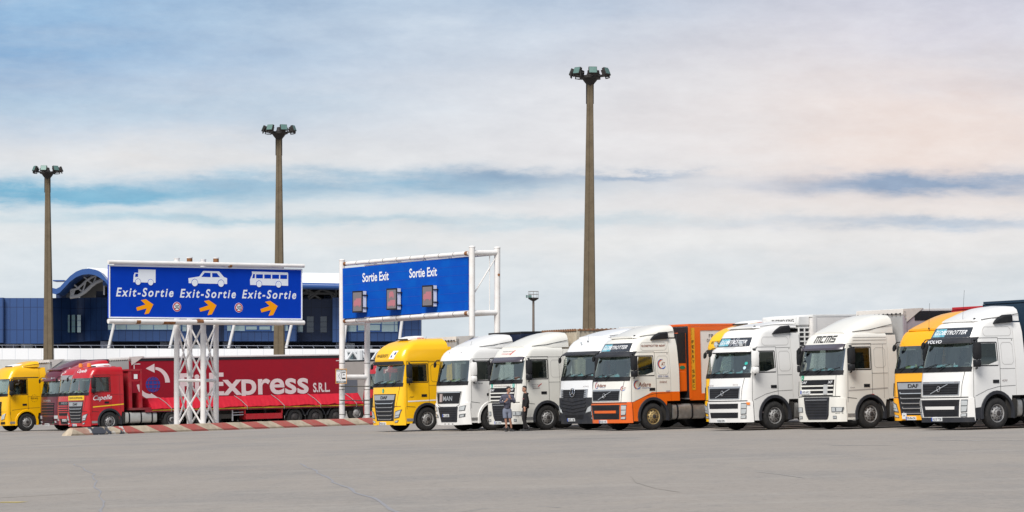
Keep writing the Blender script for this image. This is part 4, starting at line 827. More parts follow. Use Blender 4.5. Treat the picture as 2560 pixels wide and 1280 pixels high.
# ---------------------------------------------------------------- left-hand row
MAR = (.10, .008, .022); REDC = (.48, .003, .009)
r = lorry('red tractor with two amber beacons, a yellow warning board and an orange side stripe', G2, 275, -145.6)
c = Cab(r, paint('red_paint', REDC, .15), YF_DAF, HW_DAF); c.lip = DRK; c.body(); daf_new(c, 'CK-412-KV'); c.wheels(); c.tank(m=mat('pale_tank', (.55, .55, .52), .35, .5, dirt=.4, dcol=(.2, .18, .15))); visor
c.fq('warning_board', YPM := mat('warning_yellow', (.80, .52, .02), .5), [(-.95, 1.68), (.98, 1.68), (.98, 1.92), (-.95, 1.92)], .03, nx=8); c.ftext('CONVOI EXCEPTIONNEL', INK, -.85, .88, 1.75, .10, .036, bold=.03)
c.ftext('Capelle', WHT, -.52, .62, 3.16, .16, .012, shear=.35, bold=.02); c.stext('Capelle', WHT, .46, 1.56, 1.66, .24, .010, rise=.04, shear=.35, bold=.02); c.sline([(.44, 1.30), (2.24, 1.42)], .06, .006, YPM, 'stripe')
for x in (-.75, .30): q = MB(); q.lathe([(.10, 0), (.12, .02), (.11, .20), (.06, .22)], 14, Matrix.Translation((x, .72, 3.43))); q.build('beacon', AMB, r)
wbag(c, 1.0, 3.43); seams_side(c, (1.95, 2.98)); body_lines(c, 2.98)
r = lorry('red tractor with a grey roof band, squeezed beside the maroon cab', G2, 245, -149.7)
c = Cab(r, paint('red_paint', REDC), YF_MAN, HW_MAN, bulge=.1, wst=2.80); c.body(); c.wheels(); c.extender(); c.tank()
c.fq('grille_panel', DRK, [(-.85, 1.06), (.85, 1.06), (.88, 1.62), (-.88, 1.62)], .015, nx=12); slats(c, .82, .80, 1.08, 1.44, 3, c.paint, .06, .03); c.ftext('IVECO', SIL, -.40, .40, 1.48, .10, .03, bold=.04)
c.fq('lower_grille', BLK, [(-.7, .86), (.7, .86), (.75, 1.0), (-.75, 1.0)], .035, nx=8); c.fq('lower_grille', BLK, [(-.55, .40), (.55, .40), (.6, .70), (-.6, .70)], .035, nx=8); c.fbars('bumper_bar', c.paint, [(-1.2, 1.2, .76, .14)], .04); c.fq('headlight', LGT, [(.85, .58), (1.15, .6), (1.18, .8), (.9, .8)], .045, nx=4, mirror=True)
c.fq('roof_band', mat('grey_visor', (.28, .28, .29), .3), [(-1.15, 2.82), (1.15, 2.82), (1.13, 3.06), (-1.13, 3.06)], .02, nx=12); c.ftext('TH', WHT, -.8, -.5, 3.16, .14, .012, shear=.2, bold=.03); c.plate('BR 419 YM', 0, .60, False); c.deflector(.9, 2.2, 3.5, 3.86); c.mirrors(); c.door(); c.ftext('. . . . . . .', AMB, -.8, .8, 1.84, .1, .012, bold=.03)
r = lorry('maroon tractor with a tall maroon roof deflector beside the leftmost yellow cab', G2, 200, -153.8)
c = Cab(r, paint('maroon_paint', MAR), YF_MAN, HW_MAN, bulge=.1, wst=2.80); c.body(); c.wheels(); c.extender(); c.tank()
c.fq('grille_panel', BLK, [(-.80, .90), (.80, .90), (.84, 1.56), (-.84, 1.56)], .015, nx=12, nz=4); slats(c, .82, .80, .92, 1.56, 4, c.paint, .05, .03); c.ftext('SCANIA', SIL, -.55, .45, 1.64, .11, .016, bold=.04); visor(c, 2.78, 2.94, c.paint, .20, 1.14)
c.fq('lower_grille', BLK, [(-.7, .45), (.7, .45), (.72, .78), (-.72, .78)], .035, nx=8); slats(c, .7, .7, .46, .78, 3, c.paint, .03, .045); c.fq('headlight', LGT, [(.85, .68), (1.15, .68), (1.18, .86), (.88, .86)], .045, nx=4, mirror=True); c.fq('fog_light', LGT, [(.88, .46), (1.0, .46), (1.0, .56), (.88, .56)], .045, nx=2, mirror=True)
for x in (-.6, .6): c.fq('roof_lamp', LGT, [(x-.05, 2.92), (x+.05, 2.92), (x+.05, 2.98), (x-.05, 2.98)], .22, nx=1)
c.plate('KBR 704', -.1, .36, False); c.round_sticker(.62, .52, .10, (0, .4, .25), 'L'); c.deflector(.85, 2.25, 3.5, 3.96, w0=.9); c.mirrors(); c.door(); q = MB(); q.loft([[(a, y, z) for a, z in ((-.9, 3.38), (.9, 3.38), (.8, 3.38+h), (-.8, 3.38+h))] for y, h in ((.45, .05), (.7, .14), (1.0, .16))]); q.build('roof_scoop', c.paint, r)
r = lorry('golden-yellow tractor cut off by the left edge of the picture, with a white rooftop unit', G2, 68, -157.8)
c = Cab(r, paint('golden_paint', (.90, .48, .0), .1), YF_ACT, HW_ACT, bulge=.09, wsb=2.05, wst=2.98, win=(.58, 1.45, 2.10, 2.92), rise=.0, zr=3.5); c.lip = c.paint; c.body(); c.wheels(); c.extender(1.05, 3.6); c.tank(); c.deflector(1.2, 2.3, 3.68, 3.98); wbag(c, .9, 3.66); c.mirrors(); c.door(handle=(1.15, 1.5)); c.step()
c.fq('grille_panel', BLK, [(-.86, .9), (.86, .9), (.86, 1.7), (-.86, 1.7)], .02, nx=12); slats(c, .84, .84, .95, 1.66, 5, DRK, .04, .035); c.fq('headlight', LGT, [(.78, .66), (1.10, .72), (1.18, 1.04), (.98, .92)], .045, nx=4, mirror=True); c.fline([(-1.2, 1.12), (1.2, 1.12)]); c.sline([(.40, 1.12), (.44, .36)]); c.sline([(.5, 1.2), (1.4, 1.3), (2.2, 1.32)]); seams_side(c, (1.95,)); c.sline([(.6, 3.04), (2.2, 3.04)], .05)
c.fq('lower_intake', BLK, [(.7, .42), (1.1, .44), (1.1, .56), (.75, .54)], .04, nx=4, mirror=True); c.stext('Ajtrans', INK, 1.66, 2.1, 1.82, .10, shear=.1)
q = MB()
for k in range(12): a = 2*pi*k/12; q.add([c.spt(1.88+.2*cos(a)+.02*cos(t), 1.86+.2*sin(a)+.02*sin(t), .01) for t in (0, 1.57, 3.14, 4.7)], [(0, 1, 2, 3)])
q.build('emblem', INK, r, smooth=0)
# hidden red cab behind the first yellow one
r = lorry('red tractor seen only between the sign post and the first yellow cab', G2, 1002, -155.0)
c = Cab(r, paint('red_paint', REDC), YF_VOL, HW_VOL, bulge=.12, r=.4); c.body(); c.wheels(); c.mirrors(); c.door(); c.ftext('LINE', mat('pale_red_ink', (.75, .35, .35), .5), .0, .7, 3.05, .14, .012, bold=.02); c.fq('grille_panel', BLK, [(-.7, .6), (.7, .6), (.8, 1.4), (-.8, 1.4)], .02, nx=10); slats(c, .78, .7, .65, 1.36, 4, DRK, .04, .03)
# ------------------------------------------------------------------ trailers
GT1 = 'trailers behind the right-hand row'; GT2 = 'trailers behind the striped barrier'
def trailer(label, group, px, L, side, front=None, roof=None, y0=2.95, ln=13.6, top=4.0, base=1.15, cloth=False, trim=None, wheels=True):
    r = empty('trailer', label, 'trailer', group=group); place(r, px, L)
    r.location = r.location + r.rotation_quaternion @ Vector((0, y0, 0))
    w = 1.27
    q = MB(); q.b2((-w, 0, base), (w, ln, top-.09)); b = q.build('box_body', side, r, smooth=0, bevel=.015)
    q = MB(); q.b2((-w+.03, -.035, base+.05), (w-.03, -.002, top-.12)); q.build('front_wall', front or side, r, smooth=0)
    q = MB(); q.b2((-w-.01, -.04, top-.088), (w+.01, ln+.01, top)); q.build('roof', roof or side, r, smooth=0, bevel=.01)
    q = MB()
    for a in (-w, w): q.b2((a-.03 if a < 0 else a+.003, -.045, base), (a-.003 if a < 0 else a+.03, .10, top-.09))
    for a in (-w, w): q.b2((a-.02 if a < 0 else a+.003, .10, base-.02), (a-.003 if a < 0 else a+.02, ln, base+.10))
    q.build('corner_post', trim or side, r, smooth=0)
    q = MB(); q.b2((-.55, .2, base-.30), (-.4, ln-.2, base-.002)); q.b2((.4, .2, base-.30), (.55, ln-.2, base-.002)); q.b2((-1.15, ln-.1, .5), (1.15, ln, .65)); q.b2((.9, 4.6, .45), (1.2, 6.4, .95)); q.build('chassis', CHS, r, smooth=0)
    if wheels:
        for k in range(3):
            for sg in (1, -1):
                yc = ln-4.2+1.31*k; M4 = Matrix.Translation((sg*1.24, yc, .5)) @ Matrix.Rotation(sg*pi/2, 4, 'Y')
                q = MB(); q.lathe([(.3, -.36), (.46, -.36), (.5, -.3), (.5, -.06), (.46, 0), (.30, .003), (.28, -.05)], 32, M4, caps=False); o = q.build('wheel', RUB, r, smooth=50)
                q = MB(); q.lathe([(.29, -.01), (.26, -.06), (.2, -.03), (.14, .0), (.12, .05), (.001, .06)], 20, M4, caps=False); q.build('rim', RIM, o)
                q = MB(); q.loft([[(sg*xx, yc-.60*cos(a), .5+.60*sin(a)) for xx, a in ((1.0, a_), (1.24, a_), (1.24, a_+.001))] for a_ in [radians(15+15*i) for i in range(11)]], closed=False, caps=False); q.build('mudguard', BLK, r)
    return r
def lifted_roof(r, w=1.27, z=3.86, y=.0, m=None):
    """pale tarpaulin flap and eyelets across the front of a curtain trailer's roof"""
    m = m or mat('pale_tarp', (.66, .62, .58), .7, dirt=.4, dcol=(.4, .36, .32), dscale=4)
    q = MB(); q.loft([[(-w-.03, y-.06, z-.02), (-w-.03, y-.04, z+.17), (-w-.03, y+.9, z+.2), (-w-.03, y+.5, z-.05), (-w-.03, y+.1, z-.30)], [(w+.03, y-.06, z-.02), (w+.03, y-.04, z+.17), (w+.03, y+.9, z+.2), (w+.03, y+.5, z-.05), (w+.03, y+.1, z-.30)]])
    o = q.build('tarpaulin_flap', m, r, smooth=20)
    q = MB()
    for k in range(11): x = -w+.1+2*(w-.1)*k/10; q.box((x, y-.075, z+.0), (.05, .03, .06))
    q.box((0, y-.07, z+.0), (2*w-.2, .008, .012)); q.build('eyelet_strip', BLK, o, smooth=0)
    return o
WTR = mat('white_trailer', (.74, .74, .73), .5, dirt=.25, dcol=(.45, .43, .40), dscale=2)
GTR = mat('grey_trailer', (.42, .42, .42), .6, dirt=.5, dcol=(.28, .27, .26), dscale=1.5)
NVT = mat('navy_curtain', (.012, .02, .05), .5); CRT = mat('cream_trailer', (.52, .46, .36), .7, dirt=.6, dcol=(.30, .22, .15), dscale=3)
BKT = mat('black_wall', (.012, .013, .016), .6); SHT = mat('sheer_curtain', (.40, .36, .40), .5, dirt=.4, dcol=(.25, .22, .26))
t1 = trailer('grey trailer with a pale roof flap behind the first yellow cab', GT1, 1070, -109.6, GTR, roof=WTR, top=4.02); lifted_roof(t1)
t2 = trailer('navy curtain trailer with a black roof edge behind the lion-grille white cab', GT1, 1232, -105.6, NVT, roof=BKT, top=4.12); t2['label'] = 'dark navy trailer with a black top edge behind the white-mirrored cab'
t3 = trailer('weathered cream trailer with a ribbed rusty top edge behind the cab with the web address', GT1, 1370, -101.6, CRT, roof=CRT, top=4.10)
t4 = trailer('grey trailer with a white roof behind the star-badge cab', GT1, 1553, -97.6, GTR, roof=WTR, top=4.12, y0=3.2)
q = MB(); q.b2((-1.27, -.055, 4.02), (1.27, -.042, 4.09))
for k in range(15): q.box((-1.2+k*.171, -.07, 4.07), (.06, .05, .09))
q.b2((1.282, .0, 4.03), (1.295, 13.6, 4.09))
for k in range(60): q.box((1.31, .1+k*.22, 4.07), (.04, .07, .09))
q.build('roof_rib', mat('rust', (.25, .12, .06), .8, dirt=.6), t3, smooth=0)
t5 = trailer('orange-framed white refrigerated trailer lettered FERRY SPEC', GT1, 1635, -93.6, mat('reefer_white', (.75, .73, .71), .4, dirt=.15, dcol=(.5, .48, .46)), front=BKT, roof=ORM, trim=ORM, top=4.06, y0=3.16)
def tquad(r, name, m, a, b, x=1.30): q = MB(); q.b2((1.24, a[0], a[1]), (x, b[0], b[1])); return q.build(name, m, r, smooth=0)
tquad(t5, 'frame', ORM, (.0, 1.10), (.52, 3.96), 1.292); tquad(t5, 'top_rail', ORM, (.521, 3.80), (13.6, 3.965), 1.290); tquad(t5, 'bottom_rail', ORM, (.521, 1.10), (13.6, 1.36), 1.296)
st = tquad(t5, 'yellow_strip', mat('strip_yellow', (.72, .36, .02), .5), (.06, 1.5), (.24, 3.9), 1.300)
q = MB()
for k, ch in enumerate('FERRY SPEC'):
    if ch != ' ': put_text(q, ch, lambda u, v: (1.304, u, v), .10, .20, 3.30-k*.19, .12, bold=.03)
q.build('lettering', INK, st, smooth=0)
q = MB()
for t, z in (('FRC', 3.52), ('01 2019', 3.34)): put_text(q, t, lambda u, v: (1.276, u, v), .95 if t == 'FRC' else .85, 1.35 if t == 'FRC' else 1.45, z, .13, bold=.01)
q.build('lettering', INK, t5, smooth=0)
q = MB(); q.loft([[(x, -.05, z), (x, -.42, z+.04), (x, -.48, z1-.06), (x, -.40, z1), (x, -.05, z1)] for x, z, z1 in ((-1.15, 2.2, 3.72), (1.15, 2.2, 3.72))]); q.b2((-1.15, -.5, 1.45), (1.15, -.05, 2.24)); u = q.build('refrigeration_unit', ORM, t5, smooth=0, bevel=.03)
q = MB(); q.b2((1.14, -.44, 2.55), (1.16, -.10, 3.72)); q.b2((-1.14, -.50, 2.50), (1.152, -.44, 3.70)); q.build('unit_grille', BKT, u, smooth=0)
q = MB(); q.prism([(-.27+.13*cos(a), 2.38+.07*sin(a)) for a in [2*pi*k/20 for k in range(20)]], lambda a, b, t: (t, a, b), 1.13, 1.165); o = q.build('badge', mat('badge_green', (.02, .2, .1), .5), u, smooth=0)
t7 = trailer('white refrigerated trailer with a Thermo King unit on its front', GT1, 1939, -85.7, mat('reefer_white'), roof=WTR, trim=mat('reefer_white'), top=4.15, y0=3.25)
q = MB(); q.b2((-1.0, -.52, 2.3), (1.05, -.04, 3.74)); u = q.build('refrigeration_unit', WTR, t7, smooth=0, bevel=.03); q = MB(); q.b2((-1.05, -.58, 3.745), (1.10, -.04, 4.12)); q.build('unit_hood', WTR, u, bevel=.05)
q = MB(); put_text(q, 'THERMO KING', lambda a, b: (a, -.585, b), -.45, .85, 3.88, .12, bold=.05); q.build('lettering', INK, u, smooth=0)
q = MB(); q.b2((1.03, -.48, 2.4), (1.065, -.08, 3.70)); q.b2((-.3, -.53, 2.4), (1.0, -.522, 3.70)); g = q.build('unit_grille', BKT, u, smooth=0)
q = MB()
for k in range(8): z = 2.5+k*.165; q.b2((1.06, -.50, z), (1.085, -.06, z+.05)); q.b2((-.32, -.545, z), (1.0, -.531, z+.05))
q.b2((1.06, -.3, 2.4), (1.09, -.25, 3.7)); q.b2((.3, -.55, 2.4), (.36, -.532, 3.7)); q.build('grille_bars', WTR, g, smooth=0)
t8 = trailer('curtain trailer with a black top band and pale draped flap behind the MCMS cab', GT1, 2178, -81.7, SHT, front=GTR, roof=WTR, top=4.22, y0=3.0); lifted_roof(t8, z=4.04); tquad(t8, 'top_band', BKT, (.5, 3.80), (13.6, 4.12), 1.285)
t9 = trailer('red-topped trailer between the orange-yellow cab and the rightmost white cab', GT1, 2424, -77.7, mat('trailer_red', (.42, .01, .02), .5), top=4.2, y0=3.0)
t10 = trailer('tall dark blue trailer with a yellow side patch at the right edge of the picture', GT1, 2495, -73.8, mat('trailer_blue', (.008, .03, .06), .5, dirt=.4, dcol=(.02, .05, .08)), top=4.26, y0=3.2); tquad(t10, 'yellow_patch', mat('patch_yellow', (.7, .55, .02), .5), (.1, 3.1), (3.0, 3.7), 1.285)
t6 = trailer('low white trailer behind the set-back yellow cab', GT1, 1930, -89.6, WTR, top=3.75, y0=3.4)
# left-hand group
CUR = mat('crimson_curtain', (.30, .005, .018), .55, spec=.3, dirt=.35, dcol=(.16, .01, .025), dscale=1.2)
te = trailer('crimson curtain trailer with big white Express lettering and a blue globe', GT2, 257, -150.4, CUR, front=mat('grey_front', (.3, .3, .3), .6), roof=WTR, top=4.0, base=1.2, y0=3.1)
tquad(te, 'top_band', BKT, (.02, 3.76), (13.58, 3.90), 1.285)
PNK = mat('faded_white_print', (.72, .62, .62), .6, dirt=.35, dcol=(.55, .40, .42), dscale=3)
fs_ = lambda a, b: (1.277, a, b)
q = MB(); put_text(q, 'FilExpress', fs_, 3.05, 11.25, 1.80, 1.22, bold=.05, space=.98); q.build('lettering', PNK, te, smooth=0)
q = MB(); put_text(q, 'S.R.L.', fs_, 11.55, 12.65, 1.84, .50, bold=.06); q.build('lettering', PNK, te, smooth=0)
q = MB(); n = 28; q.prism([(1.40+.44*cos(2*pi*k/n), 2.45+.44*sin(2*pi*k/n)) for k in range(n)], lambda a, b, t: (t, a, b), 1.26, 1.278); gl = q.build('globe_emblem', mat('globe_blue', (.015, .05, .30), .6), te, smooth=0)
q = MB()
for k in (-.62, 0, .62):
    for fl in (0, 1):
        pts = [(1.75+(k*.44*cos(a) if not fl else .44*cos(asin_)*1), 0) for a, asin_ in ()]
    ring = [(k*.44*cos(a), .44*sin(a)) for a in [radians(-80+16*i) for i in range(11)]]
    q.tube([(1.279, 1.40+u, 2.45+v) for u, v in ring], .014, 5); q.tube([(1.279, 1.40+.43*cos(a)*sqrt(1-(k*.8)**2), 2.45+k*.8*.44+.0*sin(a)) for a in (pi, pi/2, 0)], .014, 5)
q.build('globe_lines', CUR, gl, smooth=0)
for (a0, a1, cx, cz, R_) in ((85, 0, 1.50, 2.55, .80), (265, 190, 1.32, 2.62, .85)):
    q = MB(); vs = []; n = 12
    for i in range(n+1):
        a = radians(a0+(a1-a0)*i/n); w = .07+.10*(i/n if a0 < 100 else (1-i/n))*.8; vs += [fs_(cx+(R_-w)*cos(a), cz+(R_-w)*sin(a)), fs_(cx+(R_+w)*cos(a), cz+(R_+w)*sin(a))]
    q.add(vs, [(2*i, 2*i+1, 2*i+3, 2*i+2) for i in range(n)])
    if a0 < 100: q.add([fs_(cx+.02, cz+R_+.26), fs_(cx-.52, cz+R_), fs_(cx+.02, cz+R_-.24)], [(0, 1, 2)])
    else: q.add([fs_(cx-.06, cz-R_+.22), fs_(cx+.42, cz-R_-.08), fs_(cx-.10, cz-R_-.28)], [(0, 1, 2)])
    q.build('curved_arrow', PNK, te, smooth=0)
for y in (.25, 13.1): tquad(te, 'reflector_tape', PNK, (y, 3.58), (y+.4, 3.63), 1.282); tquad(te, 'reflector_tape', PNK, (y if y < 1 else y+.35, 3.30), (y+.05 if y < 1 else y+.4, 3.575), 1.282)
# the flatbed with the folded red tarpaulin, hitched to the Capelle tractor
fb = empty('flatbed_trailer', 'low flatbed trailer covered with a creased bright red tarpaulin behind the striped barrier', 'trailer', group=GT2); place(fb, 275, -145.6); fb.location = fb.location + fb.rotation_quaternion @ Vector((0, 2.62, 0))
TARP = mat('red_tarpaulin', (.50, .010, .026), .5, spec=.3, dirt=.3, dcol=(.40, .01, .03), dscale=2)
LN = 14.4
rg = []; n = 170
def crease(y, v):
    a = y*1.0-v*.9; return .045*abs(sin(a*2.1))+.03*abs(sin(a*4.7+1+v*2))+.02*sin(a*9.3-v*5)+.012*sin(y*23+v*3)
for k in range(n+1):
    y = 1.25+(LN-1.3)*k/n; tie = -.035 if abs((y-1.2) % 2.3-1.15) < .08 else 0; row = [(-1.27, y, 1.10), (-1.2, y, 1.50), (-.4, y, 1.66), (.4, y, 1.70)]
    for v in (0, .17, .34, .5, .67, .84, 1): c_ = crease(y, v)*(.4+v)*.9+tie; row.append((.74+.56*v+c_*.6, y, 1.70-.60*v+c_*.55+(.02*sin(y*3.1)+.015*sin(y*7.7) if v == 1 else 0)))
    row += [(1.24, y, 1.07)]; rg.append(row)
q = MB(); q.loft(rg); tp = q.build('tarpaulin', TARP, fb, smooth=28)
for k in range(6): y = 2.4+2.3*k; q = MB(); q.tube([(.78, y-.5, 1.74), (1.08, y-.2, 1.44), (1.37, y, 1.12), (1.34, y, .95)], .018, 5); q.build('strap', mat('strap_grey', (.3, .3, .3), .6), tp)
q = MB(); q.b2((-1.25, .9, .95), (1.27, LN, 1.08)); q.b2((-1.25, .0, 1.081), (1.25, 1.7, 1.20)); q.build('deck', mat('deck_red', (.22, .01, .02), .6, dirt=.4), fb, smooth=0)
q = MB(); q.b2((1.272, 1.3, 1.02), (1.285, LN, 1.07)); q.build('reflective_stripe', mat('stripe_yellow', (.65, .42, .02), .5), fb, smooth=0)
q = MB()
q.b2((-1.25, .05, 1.2), (1.25, .12, 3.22)); q.b2((-1.25, .60, 1.2), (1.25, .66, 2.0))
for x in (-1.2, -.4, .4, 1.2): q.b2((x-.05, -.02, 1.2), (x+.05, .048, 3.17))
q.b2((-1.27, -.04, 3.18), (1.27, .72, 3.28)); q.b2((1.16, .62, 1.2), (1.262, .72, 3.18)); q.b2((1.16, .122, 2.62), (1.25, .60, 2.70)); hb = q.build('headboard', mat('headboard_red', (.36, .008, .02), .5, dirt=.3), fb, smooth=0)
q = MB(); q.b2((1.252, .26, 2.75), (1.27, .46, 3.0)); q.build('data_plate', PLT, hb, smooth=0)
q = MB(); q.b2((-.5, .3, .72), (.5, LN-.2, .948)); q.b2((-1.1, 8.2, .45), (1.1, 8.3, 1.0)); q.build('chassis', CHS, fb, smooth=0)
q = MB(); q.b2((.6, 6.9, .42), (1.24, 9.25, .72)); q.b2((.6, 6.9, .42), (1.24, 6.95, .948)); q.b2((.6, 9.2, .42), (1.24, 9.25, .948)); q.build('storage_box', mat('box_red', (.42, .006, .014), .5, dirt=.2), fb, smooth=0)
q = MB(); q.tube([(1.1, 6.2, .35), (1.1, 6.2, .95)], .05); q.tube([(1.1, 6.2, .80), (1.15, 6.85, .82)], .03); q.tube([(1.1, 6.2, .66), (1.15, 6.85, .68)], .03); q.build('landing_leg', SIL, fb)
for k in range(3):
    for sg in (1, -1):
        yc = 10.05+1.31*k; M4 = Matrix.Translation((sg*1.2, yc, .46)) @ Matrix.Rotation(sg*pi/2, 4, 'Y')
        q = MB(); q.lathe([(.3, -.36), (.44, -.36), (.47, -.3), (.47, -.06), (.44, 0), (.30, .003), (.28, -.05)], 32, M4, caps=False); o = q.build('wheel', RUB, fb, smooth=50)
        q = MB(); q.lathe([(.29, -.01), (.26, -.06), (.2, -.03), (.14, .0), (.12, .05), (.001, .06)], 20, M4, caps=False); q.build('rim', HUB, o)
        q = MB(); q.loft([[(sg*(.9 if j in (0, 3) else 1.24), yc-(.56+(.03 if j > 1 else 0))*cos(a), .46+(.56+(.03 if j > 1 else 0))*sin(a)) for j in range(4)] for a in [radians(10+16*i) for i in range(11)]]); q.build('mudguard', DRK, fb)
tb = trailer('dark navy trailer behind the maroon cab', GT2, 200, -153.8, NVT, roof=BKT, trim=WTR, top=3.95, y0=2.6)
ta = trailer('grey trailer with a pale flap over its roof edge behind the leftmost yellow cab', GT2, 68, -157.8, GTR, roof=WTR, top=4.0, y0=2.9); lifted_roof(ta)
lifted_roof(te, z=3.84, y=.02)
tg = trailer('light grey trailer with a dark top edge seen between the sign posts', GT2, 760, -160.5, mat('warm_grey_side', (.44, .40, .37), .6, dirt=.3, dcol=(.3, .27, .25)), roof=BKT, top=3.75, y0=.0, ln=8)
tquad(tg, 'door_panel', mat('slate_panel', (.14, .15, .18), .5), (2.2, 1.2), (5.2, 2.6), 1.285)

# parking lane lines
for k, L_ in enumerate([-111.6, -107.6, -103.6, -99.6, -95.6, -91.6, -87.7, -83.7, -79.7, -75.7, -71.8]):
    t_ = (L_*-0)  # lane line start just ahead of the cab noses
    ox = {0: 1000, 1: 1140, 2: 1280, 3: 1440, 4: 1560, 5: 1760, 6: 1850, 7: 2070, 8: 2290, 9: 2410, 10: 2600}[k]
    u = (ox-1280)/FP; D_ = -L_/(sin(PSI)-cos(PSI)*u); x = u*D_; t0 = x*sin(PSI)+D_*cos(PSI); laneline('lane_line', L_, t0-1.0, t0+22)
mb = MB(); ribbon(mb, [(0, 1084), (60, 1085), (158, 1086)], .15, .006); mb.build('road_marking', WPNT, kind='structure')

# ------------------------------------------------------------------ striped barrier
def barrier():
    a = G(163, 1090); b = G(962, 1060.5); d = (b-a); L = d.length; d = d/L; nrm = Vector((d.y, -d.x, 0)).normalized()
    m = bpy.data.materials.new('striped_concrete'); m.use_nodes = True; nt = m.node_tree; Lk = nt.links; bs = nt.nodes['Principled BSDF']; bs.inputs['Roughness'].default_value = .85
    tc = nt.nodes.new('ShaderNodeTexCoord'); sp = nt.nodes.new('ShaderNodeSeparateXYZ'); Lk.new(tc.outputs['Object'], sp.inputs[0])
    def M(op, x, y):
        n = nt.nodes.new('ShaderNodeMath'); n.operation = op
        for i, v in enumerate((x, y)):
            if isinstance(v, (int, float)): n.inputs[i].default_value = v
            else: Lk.new(v, n.inputs[i])
        return n.outputs[0]
    def nz(s, d): n = nt.nodes.new('ShaderNodeTexNoise'); n.inputs['Scale'].default_value = s; n.inputs['Detail'].default_value = d; Lk.new(tc.outputs['Object'], n.inputs['Vector']); return n.outputs[0]
    def mix(f, x, y):
        n = nt.nodes.new('ShaderNodeMixRGB')
        for i, v in enumerate((f, x, y)):
            if isinstance(v, tuple): n.inputs[i].default_value = v+(1,)
            elif isinstance(v, (int, float)): n.inputs[i].default_value = v
            else: Lk.new(v, n.inputs[i])
        return n.outputs[0]
    def mr(x, a_, b_, c, e): r = nt.nodes.new('ShaderNodeMapRange'); r.inputs[1].default_value = a_; r.inputs[2].default_value = b_; r.inputs[3].default_value = c; r.inputs[4].default_value = e; Lk.new(x, r.inputs[0]); return r.outputs[0]
    per = L/10.4
    ph = M('ADD', sp.outputs[0], M('ADD', M('MULTIPLY', sp.outputs[2], 2.3), M('MULTIPLY', nz(6, 3), .06)))
    fr = M('FRACT', M('DIVIDE', M('SUBTRACT', ph, .72*per), per), 0); red = M('LESS_THAN', fr, .5)
    past = M('GREATER_THAN', sp.outputs[0], L*.125); first = M('MULTIPLY', M('GREATER_THAN', ph, 1.1), M('LESS_THAN', ph, 1.9))
    red = M('MAXIMUM', M('MULTIPLY', red, past), M('MULTIPLY', first, .45))
    base = mix(mr(nz(3, 8), .4, .7, 0, .8), (.48, .40, .30), (.31, .25, .18)); rd = mix(mr(nz(4, 8), .45, .8, 0, .8), (.38, .085, .07), (.30, .14, .11))
    c = mix(red, base, rd)
    zone = M('MULTIPLY', M('GREATER_THAN', sp.outputs[0], L*.055), M('LESS_THAN', sp.outputs[0], L*.155)); c = mix(M('MULTIPLY', mr(nz(1.6, 4), .46, .5, 0, 1), zone), c, (.05, .055, .07)); c = mix(M('MULTIPLY', mr(nz(2.3, 5), .56, .6, 0, .9), zone), c, (.55, .53, .50))
    Lk.new(c, bs.inputs['Base Color'])
    H = .37; prof = [(-.31, 0), (-.31, .09), (-.13, H-.02), (-.10, H), (.10, H), (.13, H-.02), (.31, .09), (.31, 0)]
    q = MB(); n = 60; rg = []
    for k in range(n+1):
        x = L*k/n; cut = .12 if k == 0 else 0; j = [random.uniform(-.008, .008) for _ in prof]
        rg.append([(x+(z/H)*(.35 if k == 0 else 0), p, z-(.02 if z == 0 else 0)+j[i]) for i, (p, z) in enumerate(prof)])
    q.loft(rg); o = q.build('concrete_barrier', m, smooth=25, label='long low concrete barrier with red and cream slanted stripes, scuffed at its left end', cat='barrier')
    o.location = (a.x, a.y+.25, a.z); ang = atan2(d.y, d.x); o.rotation_euler = (0, -math.asin(d.z), ang)
barrier()
# ------------------------------------------------------------------ road signs
SWH = mat('white_steel', (.80, .78, .76), .45, dirt=.30, dcol=(.46, .36, .27), dscale=2.2); RUST = mat('rust_patch', (.20, .07, .025), .9, dirt=.7, dcol=(.42, .25, .10), dscale=9)
SBL = mat('sign_blue', (.0, .046, .47), .6, spec=.12, dirt=.35, dcol=(.0, .036, .38), dscale=1.5); SBL2 = mat('sign_blue_faded', (.0, .072, .44), .6, spec=.12, dirt=.8, dcol=(.0, .11, .50), dscale=1.2); SGW = mat('sign_white', (.84, .88, .94), .5); SGY = mat('sign_orange', (.98, .37, .0), .6, spec=.2); SGR = mat('sign_red', (.5, .01, .02), .5)
class Panel:
    """flat board through two base points; photograph measurements are turned into metres on the board"""
    def __init__(s, p0, p1): s.p0 = p0; s.d = Vector((p1.x-p0.x, p1.y-p0.y, 0)); s.W = s.d.length; s.d /= s.W; s.n = Vector((s.d.y, -s.d.x, 0))
    def uv(s, px, py):
        k = (px-1280)/FP; A_ = s.p0.x-k*s.p0.y; B_ = k*s.d.y-s.d.x; u = A_/B_; D = s.p0.y+u*s.d.y; return (u, EYE+(HOR-py)/FP*D)
    def at(s, u, z, t=0): v = s.p0+s.d*u+s.n*t; return Vector((v.x, v.y, z))
    def poly(s, q, pts, t0, t1, conv=lambda a, b: (a, b)): q.prism([s.uv(*conv(a, b)) for a, b in pts], lambda u, v, t: s.at(u, v, t), t0, t1)
    def circ(s, q, c, r, t0, t1, n=24): q.prism([(c[0]+r*cos(2*pi*k/n), c[1]+r*sin(2*pi*k/n)) for k in range(n)], lambda u, v, t: s.at(u, v, t), t0, t1)
